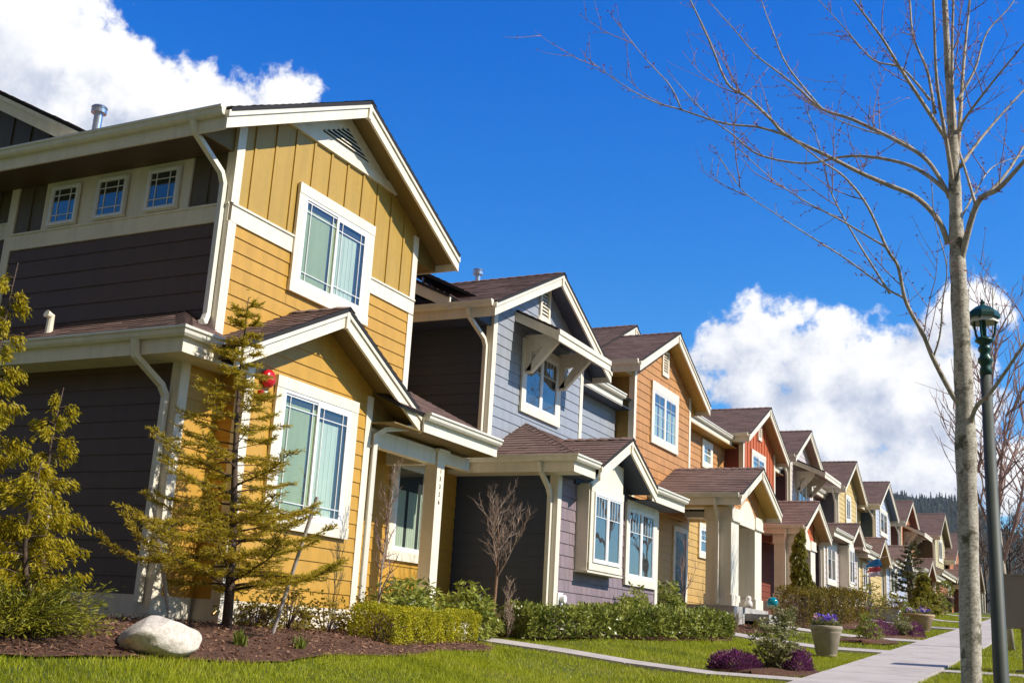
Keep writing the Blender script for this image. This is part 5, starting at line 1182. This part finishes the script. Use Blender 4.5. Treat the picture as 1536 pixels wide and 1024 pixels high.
def bare_tree(x, y, hgt, label, group, r0=.05, crown=.22, spread=.6, n=16, lev=3, bark=LIMB, twm=TWIG, seed=1, z=None, name="bare_tree", bud=None, upc=.10, cat_="tree", lean=(0, 0), thin=1.):
    """tapered trunk, ascending limbs dividing into twigs"""
    st = random.getstate(); random.seed(seed); z = G(x, y) if z is None else z; o = thing(name, (x, y, z), label, cat_, group); T = MB(); B = MB(); bc = []
    pts = [Vector((x+lean[0]*t+hgt*.012*math.sin(t*5+seed), y+lean[1]*t+hgt*.012*math.cos(t*4+seed), z-.06+hgt*t)) for t in np.linspace(0, 1, 10)]
    T.tube(pts, [max(.002*hgt*thin, r0*(1-t)**.8) for t in np.linspace(0, 1, 10)], 8)
    def grow(p, d, L, r, l):
        k = max(4, int(6*L/hgt*3)); q = [p]; hd = d.normalized()
        for i in range(k): hd = (hd+Vector((0, 0, upc))+Vector((random.gauss(0, .09), random.gauss(0, .09), random.gauss(0, .06)))).normalized(); q.append(q[-1]+hd*(L/k))
        B.tube(q, [max(.0009*hgt*thin, r*(1-.75*i/k)) for i in range(k+1)], 4 if l < 2 else 5)
        if bud and l <= 1:
            for a in q[1:]:
                if random.random() < .35: bc.append(a)
        if l > 0:
            for i in range(1, k+1):
                for _ in range(2 if l > 1 else 1):
                    if random.random() < .72: ax = hd.orthogonal(); ax.rotate(Matrix.Rotation(random.uniform(0, 6.3), 3, hd)); grow(q[i], hd*.8+ax.normalized()*random.uniform(.4, .9), L*random.uniform(.3, .55), r*.55, l-1)
    for i in range(n):
        t = crown+(.96-crown)*(i+random.random()*.6)/n; f = t*9; k = min(8, int(f)); p = pts[k].lerp(pts[k+1], f-k); a = i*2.39996+random.gauss(0, .3); L = hgt*(1-t*.72)*.46*spread/.6*random.uniform(.8, 1.2)
        grow(p, Vector((math.cos(a)*spread, math.sin(a)*spread, 1-.35*spread)), L, r0*(1-t)**.8*.62+.0015*hgt*thin, lev-1)
    T.build("trunk", bark, o, smooth=True); B.build("branches", twm, o)
    if bud and bc:
        V, F = leaves(np.array([tuple(c) for c in bc]), nrm(rng.normal(0, 1, (len(bc), 3))), .03, .014, .2, .3); np_mesh("buds", V, F, bud, o)
    random.setstate(st); return o
PALETW = barkmat("pale_sapling_bark", (.16, .12, .085), (.34, .27, .20), (.50, .42, .33), 14)
bare_tree(-8.3, 12.75, 2.35, "slender bare sapling in front of the porch pilaster of the mustard house", "bare saplings in the front gardens", .020, .22, .34, 12, 3, PALETW, barkmat("sapling_twig", (.15, .08, .06), (.30, .19, .15), (.42, .3, .24), 14), 3)
RB = barkmat("red_brown_bark", (.12, .06, .035), (.26, .14, .085), (.42, .26, .17), 12)
bare_tree(-8.55, 16.4, 2.25, "small bare tree with reddish brown trunk in front of the dark blue side wall", "bare saplings in the front gardens", .036, .42, .62, 9, 4, RB, barkmat('grey_brown_twig', (.16, .10, .07), (.30, .21, .16), (.42, .32, .25), 14), 5, upc=.10, thin=.42)
bare_tree(-8.2, 24.9, 1.95, "small bare sapling with reddish twigs in front of the ochre entry wall", "bare saplings in the front gardens", .016, .35, .55, 7, 3, RB, TWIG, 8)
bare_tree(-8.35, 16.55, .95, "dry leafless twiggy bush at the foot of the small red brown tree", None, .012, .05, .5, 16, 3, RB, barkmat("dry_twig", (.25, .16, .11), (.42, .3, .22), (.5, .4, .3), 14), 12, name="twiggy_bush", cat_="shrub", thin=1.8)
bare_tree(-1.72, 27.5, 8.3, "bare street tree with upright pinkish twigs rising behind the lamp post", "bare trees behind the lamp post", .070, .22, .48, 16, 3, LIMB, TWIG, 21, upc=.16, thin=.8)
bare_tree(-2.15, 33.0, 7.2, "bare street tree half hidden behind the big maple trunk", "bare trees behind the lamp post", .065, .28, .62, 11, 3, LIMB, TWIG, 33, upc=.10, thin=.7)
bare_tree(-1.35, 40.0, 7.0, "bare street tree with pale slim trunk at the right edge of the picture", "bare trees behind the lamp post", .07, .25, .6, 13, 3, PALETW, TWIG, 44, upc=.10, thin=.8)
for i, (x, y, hh) in enumerate(((-5.5, 96, 9), (-2.5, 92, 8), (.5, 100, 9), (-8.5, 110, 10), (-3.2, 118, 10), (1.5, 84, 8))):
    bare_tree(x, y, hh, ["far bare brown tree beyond the end of the walk, left of the lamp post", "far bare brown tree straight behind the lamp post", "far bare brown tree at the right picture edge above the cabinet", "far bare brown tree behind the maple trunk", "far bare brown tree between the maple trunk and the lamp post, tallest of them", "far bare brown tree nearest the right edge"][i], "bare trees beyond the end of the walk", .12, .15, .8, 14, 3, BARK, BARK, 60+i, upc=.06, thin=1.6)
# ------------------------------------------------------------------ street furniture and garden things
LY = 11.5
b0 = at(1504, 1024, LY); lx, ly = b0.x-.01, LY; zg = G(lx, ly)
GREEN = simple("dark_green_cast_iron", (.010, .060, .042), .4, .2, var=.15, scale=12); POSTM = simple("dark_grey_green_post_paint", (.062, .072, .055), .6, .0, var=.12, scale=6)
zt = at(1476, 462, LY).z-.07
L_ = thing("street_lamp", (lx, ly, zg), "dark grey green street lamp with a green lantern head, beside the bare maple trunk", "street lamp")
MB().lathe((lx, ly, 0), [(.001, zg-.05), (.16, zg-.05), (.16, zg+.12), (.13, zg+.16), (.082, zg+.3), (.078, zg+.34), (.068, zg+.36), (.050, zt-.60), (.001, zt-.60)], 20).build("pole", POSTM, L_, smooth=True)
H_ = zt
MB().lathe((lx, ly, 0), [(0.0008, H_-0.6018), (0.0531, H_-0.6018), (0.0564, H_-0.5478), (0.0456, H_-0.5229), (0.0498, H_-0.4980), (0.0681, H_-0.4731), (0.0681, H_-0.4399), (0.0481, H_-0.4150), (0.0456, H_-0.3818), (0.0614, H_-0.3569), (0.0598, H_-0.3278), (0.0415, H_-0.3071), (0.0581, H_-0.2863), (0.0871, H_-0.2656), (0.0830, H_-0.2448), (0.0498, H_-0.2241), (0.0008, H_-0.2200)], 20).build("collar", GREEN, L_, smooth=True)
arm = MB()
for k in range(3):
    a = k*2.094+.35; ca, sa = math.cos(a), math.sin(a)
    arm.tube([(lx+ca*0.0706, ly+sa*0.0706, H_-0.2573), (lx+ca*0.0996, ly+sa*0.0996, H_-0.1826), (lx+ca*0.1203, ly+sa*0.1203, H_-0.0498), (lx+ca*0.1162, ly+sa*0.1162, H_-0.0000)], .011, 6)
arm.build("lantern_frame", GREEN, L_)
bulb = MB(); bulb.lathe((lx, ly, 0), [(0.0008, H_-0.2241), (0.0232, H_-0.2241), (0.0266, H_-0.1328), (0.0183, H_-0.0166), (0.0008, H_-0.0166)], 14); bulb.build("lamp_socket", GREEN, L_, smooth=True)
hd = MB(); hd.lathe((lx, ly, 0), [(0.0008, H_+0.0000), (0.1245, H_-0.0166), (0.1477, H_-0.0373), (0.1577, H_-0.0373), (0.1560, H_-0.0042), (0.1369, H_+0.0291), (0.0830, H_+0.0706), (0.0373, H_+0.0954), (0.0249, H_+0.0996), (0.0183, H_+0.1162), (0.0249, H_+0.1286), (0.0116, H_+0.1452), (0.0008, H_+0.1660)], 8); hd.build("lantern_roof", GREEN, L_)
MB().lathe((lx, ly, 0), [(0.0008, H_-0.0100), (0.1203, H_-0.0232), (0.1428, H_-0.0830), (0.1328, H_-0.0830), (0.1162, H_-0.0332), (0.0008, H_-0.0166)], 8).build("lamp_reflector", simple("milky_glass", (.75, .72, .6), .3), L_)
# mailbox cabinet
mx_, my_ = -.92, 20.6; mz = G(mx_, my_); TAUP = simple("taupe_cabinet_paint", (.27, .235, .205), .5, .0, var=.06, scale=4)
M_ = thing("mailbox_cabinet", (mx_, my_, mz), "taupe cluster mailbox cabinet on a pedestal at the right edge beside the lamp post", "mailbox")
c_ = MB(); c_.box(mx_-.40, mx_+.40, my_-.22, my_+.22, mz+.68, mz+1.50); c_.build("cabinet", TAUP, M_); MB().box(mx_-.42, mx_+.42, my_-.24, my_+.24, mz+1.5005, mz+1.53).build("cabinet_lid", TAUP, M_)
MB().box(mx_-.15, mx_+.15, my_-.12, my_+.12, mz+.02, mz+.679).build("pedestal", TAUP, M_); MB().box(mx_-.25, mx_+.25, my_-.25, my_+.25, mz-.05, mz+.03).build("base_plate", TAUP, M_)
dr_ = MB()
for i in range(2):
    for j in range(6): dr_.box(mx_-.38+.385*i, mx_-.015+.385*i, my_+.2201, my_+.232, mz+.70+.13*j, mz+.82+.13*j)
dr_.build("mailbox_doors", TAUP, M_)
# flower pots
def potmat(name, col): 
    return simple(name, col, .75, 0, var=.18, scale=7)
def pot(x, y, r, hgt, label, m, flowers=True):
    z = G(x, y); o = thing("flower_pot", (x, y, z), label, "flower pot", "flower pots by the walk"); k = hgt
    MB().lathe((x, y, z), [(.001, 0.0), (r*.60, 0.0), (r*.62, .02*k), (r*.60, .05*k), (r*.66, .09*k), (r*.88, .74*k), (r*.94, .80*k), (r*.92, .82*k), (r*1.0, .86*k), (r*1.02, .96*k), (r*.98, 1.0*k), (r*.86, 1.0*k), (r*.84, .92*k)], 36).build("pot", m, o, smooth=True)
    MB().lathe((x, y, z), [(r*.85, .93*k), (.001, .95*k)], 24).build("soil", MULCH, o)
    if flowers:
        n = 260; a = rng.uniform(0, 2*np.pi, n); rr = r*.8*np.sqrt(rng.random(n)); c = np.stack([x+np.cos(a)*rr, y+np.sin(a)*rr, np.full(n, z+.95*k)], 1); d = np.stack([np.cos(a)*.4, np.sin(a)*.4, np.ones(n)], 1)
        V, F = leaves(c, nrm(d), .13, .045, .35, .2); np_mesh("foliage", V, F, PIER, o)
        for nm_, col, k_ in (("violet_flower", [(.10, .05, .45), (.22, .08, .55), (.16, .1, .6)], 18), ("pink_flower", [(.5, .2, .3), (.62, .35, .4)], 6), ("white_flower", [(.7, .66, .5), (.75, .7, .6)], 8)):
            pc = []; pd = []
            for _ in range(k_):
                a = random.uniform(0, 6.28); q = r*.75*math.sqrt(random.random()); c0 = Vector((x+math.cos(a)*q, y+math.sin(a)*q, z+k+random.uniform(.05, .19))); f_ = Vector((random.gauss(.3, .6), random.gauss(-.6, .5), .5)).normalized(); s_ = f_.orthogonal().normalized(); t_ = f_.cross(s_)
                for j in range(5): b_ = j*1.2566; pc.append(c0); pd.append(s_*math.cos(b_)+t_*math.sin(b_)+f_*.25)
            V, F = leaves(np.array([tuple(p) for p in pc]), nrm(np.array([tuple(p) for p in pd])), .055, .05, .12, .1); np_mesh(nm_, V, F, leafmat(nm_, col, .4), o)
POTM = potmat("stone_beige_pot", (.34, .28, .20))
pot(-4.42, 21.75, .29, .54, "beige flower pot with violet and white pansies on the lawn by the walk", POTM)
pot(-4.6, 35.8, .45, .50, "second, wide tan flower pot farther along the walk", potmat("tan_pot", (.42, .29, .17)), True)
dk = (-7.35, 68.5); zz = G(*dk); o = thing("plant_urn", (*dk, zz), "dark brown urn with a clipped round plant, beside the maple trunk far down the row", "planter")
MB().lathe((*dk, zz), [(.001, 0), (.3, 0), (.42, .7), (.46, .74), (.46, .84), (.38, .84), (.36, .78), (.001, .76)], 20).build("urn", simple("dark_terracotta", (.09, .045, .03), .7), o, smooth=True)
n = 900; v_ = nrm(rng.normal(0, 1, (n, 3))); V, F = leaves(np.array([dk[0], dk[1], zz+1.25])+v_*.42*(.85+.2*rng.random((n, 1))), v_, .1, .06, .4, .2); np_mesh("foliage", V, F, LAUR, o)
# boulder
def boulder(cx_, cy_, sx, sy, sz, label, seed=3, name="boulder", m=None):
    z0 = G(cx_, cy_)+.03; bm = bmesh.new(); bmesh.ops.create_icosphere(bm, subdivisions=5, radius=1); rr = np.random.default_rng(seed)
    ks = rr.normal(0, 1, (14, 3)); ph = rr.uniform(0, 6.28, 14); pl_ = [(nrm(rr.normal(0, 1, (1, 3)))[0], rr.uniform(.62, .9)) for _ in range(9)]
    for v in bm.verts:
        p = np.array(v.co)
        for nn, dd in pl_:
            e = p@nn
            if e > dd: p = p - nn*(e-dd)*.85
        f = sum(math.sin(p@k*1.6+a) for k, a in zip(ks[:6], ph[:6]))*.05+sum(math.sin(p@k*6+a) for k, a in zip(ks[6:], ph[6:]))*.009
        p = p*(1+f); v.co = (p[0]*sx, p[1]*sy, p[2]*sz+sz*.42)
    me = bpy.data.meshes.new(name); bm.to_mesh(me); bm.free(); me.shade_smooth(); o = link(name, me, m or ROCK, None, (cx_, cy_, z0)); return tag(o, label, "rock")
def rockmat():
    m, nt, b = mat("pale_boulder_stone"); c = ramp(nt, noise(nt, 3.5, 8, .7), [(.3, (.30, .22, .12)), (.46, (.66, .56, .43)), (.7, (.78, .70, .58))]); c = mixc(nt, .35, c, ramp(nt, noise(nt, 22, 6, .75), [(.38, (.18, .14, .09)), (.55, (.68, .64, .58))]))
    nt.links.new(c, b.inputs["Base Color"]); b.inputs["Roughness"].default_value = .9; bump(nt, b, noise(nt, 14, 8, .75), .7, .03); return m
ROCK = rockmat()
bl = boulder(-7.5, 7.98, .39, .53, .175, "large pale white boulder on the mulch below the mustard house corner", 5); bl.rotation_euler = (0, R(-6), R(20))
boulder(-6.75, 28.1, .2, .26, .15, "small white rock at the bed edge in front of the bronze hedge", 8)
# stakes
WOOD = barkmat("weathered_stake_wood", (.30, .25, .20), (.48, .42, .36), (.62, .56, .50), 6, (1, 1, .2)); DKW = barkmat("dark_stake_wood", (.05, .035, .025), (.09, .06, .045), (.14, .1, .08), 6)
def stake(a, b, label, m, r=.022):
    o = MB().tube([a, b], [r, r*.95], 8).build("tree_stake", m, None, loc=a); tag(o, label, "stake", "tree stakes")
stake((-8.58, 9.3, G(-8.58, 9.3)-.1), (-9.12, 9.25, 1.34), "leaning tree stake on the left side of the young spruce", WOOD)
stake((-8.12, 10.3, G(-8.12, 10.3)-.1), (-7.66, 10.3, 1.36), "pale leaning tree stake on the right side of the young spruce", WOOD)
stake((-8.5, 7.42, G(-8.5, 7.42)-.1), (-8.54, 7.42, 1.06), "pale tree stake behind the cedar at the left edge", WOOD)
# small things by the porch of house 3
gx, gy = -7.05, 28.35; gz = G(gx, gy)+.62; o = thing("gazing_ball", (gx, gy, G(gx, gy)), "teal glass gazing ball on a stand beside the porch post", "ornament")
MB().lathe((gx, gy, gz), [(.001, -.14), (.06, -.126), (.11, -.085), (.137, -.03), (.137, .03), (.11, .085), (.06, .126), (.001, .14)], 24).build("ball", simple("teal_glass", (.0, .20, .26), .12), o, smooth=True)
MB().lathe((gx, gy, G(gx, gy)), [(.001, -.02), (.10, -.02), (.10, .02), (.03, .06), (.03, .42), (.08, .48), (.001, .485)], 16).build("stand", simple("rusty_stand", (.3, .12, .06), .7), o, smooth=True)
ox, oy = -7.45, 27.62; o = MB().lathe((ox, oy, .95), [(.001, 0), (.085, 0), (.10, .06), (.085, .13), (.055, .17), (.07, .21), (.05, .26), (.001, .28)], 18).build("garden_ornament", simple("white_stoneware", (.7, .66, .6), .6), None, smooth=True, loc=(ox, oy, .95)); tag(o, "small white stone ornament between the two porch posts", "ornament")
bx_ = thing("concrete_block_bench", (-6.25, 39.6, G(-6.25, 39.6)), "low grey concrete block wall end on the lawn past the golden shrub", "low wall"); MB().box(-6.9, -5.7, 39.4, 39.9, G(-6.25, 39.6)-.1, G(-6.25, 39.6)+.32).build("block", CONC2, bx_); MB().box(-6.94, -5.66, 39.36, 39.94, G(-6.25, 39.6)+.3205, G(-6.25, 39.6)+.37).build("coping", CONC2, bx_)
# bright garden flag hanging under the eave of the yellow house
fx, fy, fz = -7.75, 47.6, 3.65; o = thing("garden_flag", (fx, fy, fz), "bright blue and red flag hanging from the eave beyond the bronze hedge", "flag")
MB().tube([(-8.2, fy, fz-.25), (fx, fy, fz+.05), (fx+.5, fy, fz+.2)], .018, 6).build("flag_pole", WOOD, o)
def cloth(name, x0, x1, z1, z0, m):
    b = MB(); n = 10
    for i in range(n+1):
        for j in range(5):
            t = i/n; b.v.append((x0+(x1-x0)*j/4+.04*math.sin(t*5+j), fy+.05*math.sin(j*1.9+t*4), z1+(z0-z1)*t+.16*(x0+(x1-x0)*j/4-fx)))
    for i in range(n):
        for j in range(4): b.f.append((i*5+j, i*5+j+1, i*5+j+6, i*5+j+5))
    b.build(name, m, o)
cloth("blue_cloth", fx-.27, fx+.27, fz+.05, fz-.22, simple("blue_cloth", (.02, .20, .48), .8)); cloth("red_cloth", fx-.25, fx+.25, fz-.225, fz-.42, simple("red_cloth", (.45, .08, .10), .8, var=.4, scale=4)); cloth("pale_cloth", fx-.24, fx+.22, fz-.425, fz-.60, simple("pale_cloth", (.55, .50, .62), .8, var=.3, scale=4))
# ------------------------------------------------------------------ wooded hill on the horizon
HILLM, nt, b = mat("hill_forest_floor"); c = ramp(nt, noise(nt, .02, 5, .6), [(.35, (.012, .020, .012)), (.65, (.035, .045, .022))]); nt.links.new(c, b.inputs["Base Color"]); b.inputs["Roughness"].default_value = 1
HY = 2400.
prof = [(-2600, 150), (-1500, 300)]+[(at(u, v, HY).x, at(u, v, HY).z) for u, v in ((1250, 732), (1300, 733), (1340, 741), (1375, 748), (1405, 751), (1432, 757), (1475, 775), (1500, 795), (1536, 812))]+[(300, 180), (1100, 80)]
hm = MB(); xs_ = list(range(-2600, 1101, 50)); dp = [(0, .0), (120, .28), (260, .62), (380, .86), (480, 1.), (620, .85), (900, .3)]
def hz(x, t): return 4+pl(prof, x)*t+5*math.sin(x*.021)*t+3*math.sin(x*.057+t*3)*t
for dd, t in dp:
    for x in xs_: hm.v.append((x, HY+dd-480, hz(x, t)))
for j in range(len(dp)-1):
    for i in range(len(xs_)-1): k = j*len(xs_)+i; hm.f.append((k, k+1, k+1+len(xs_), k+len(xs_)))
tag(hm.build("hill", HILLM, smooth=True), kind="structure")
HT = leafmat("hill_conifer", [(.010, .022, .016), (.018, .034, .022), (.032, .048, .026), (.05, .06, .03)], .0, 1)
cs = []; Vv = []; Ff = []
for i in range(14000):
    x = random.uniform(-1150, 60); q = random.random(); t = .15+.85*q; dd = 0
    for (a, ta), (b_, tb) in zip(dp[:5], dp[1:5]):
        if ta <= t <= tb: dd = a+(b_-a)*(t-ta)/(tb-ta)
    y = HY+dd-480; z = hz(x, t)-3; hh = random.uniform(9, 19); r_ = hh*random.uniform(.14, .2); k = len(Vv)
    for lv_ in range(3):
        zb = z+hh*(.08+.28*lv_); zt_ = z+hh*(.55+.225*lv_); rr = r_*(1-.27*lv_); kk = len(Vv)
        for j in range(6): a = j*1.047+random.random()*.3; q_ = rr*random.uniform(.7, 1.1); Vv.append((x+math.cos(a)*q_, y+math.sin(a)*q_, zb+random.uniform(-.6, .6)))
        Vv.append((x, y, zt_))
        for j in range(6): Ff.append((kk+j, kk+(j+1) % 6, kk+6))
tag(np_mesh("hill_forest", np.array(Vv), np.array(Ff), HT), kind="stuff")
hz_ = MB(); hz_.box(-4600, 4600, -1600, 5600, -6.5, max(v[2] for v in hm.v)+45)
HAZE = bpy.data.materials.new("haze_air"); HAZE.use_nodes = True; nt = HAZE.node_tree; nt.nodes.clear(); ou = N(nt, "ShaderNodeOutputMaterial"); vo = N(nt, "ShaderNodeVolumePrincipled"); vo.inputs["Density"].default_value = .00005; vo.inputs["Anisotropy"].default_value = .2; vo.inputs["Color"].default_value = (.75, .85, 1, 1); nt.links.new(vo.outputs[0], ou.inputs["Volume"])
USE_HAZE = True
if USE_HAZE: tag(hz_.build("haze", HAZE), kind="stuff")
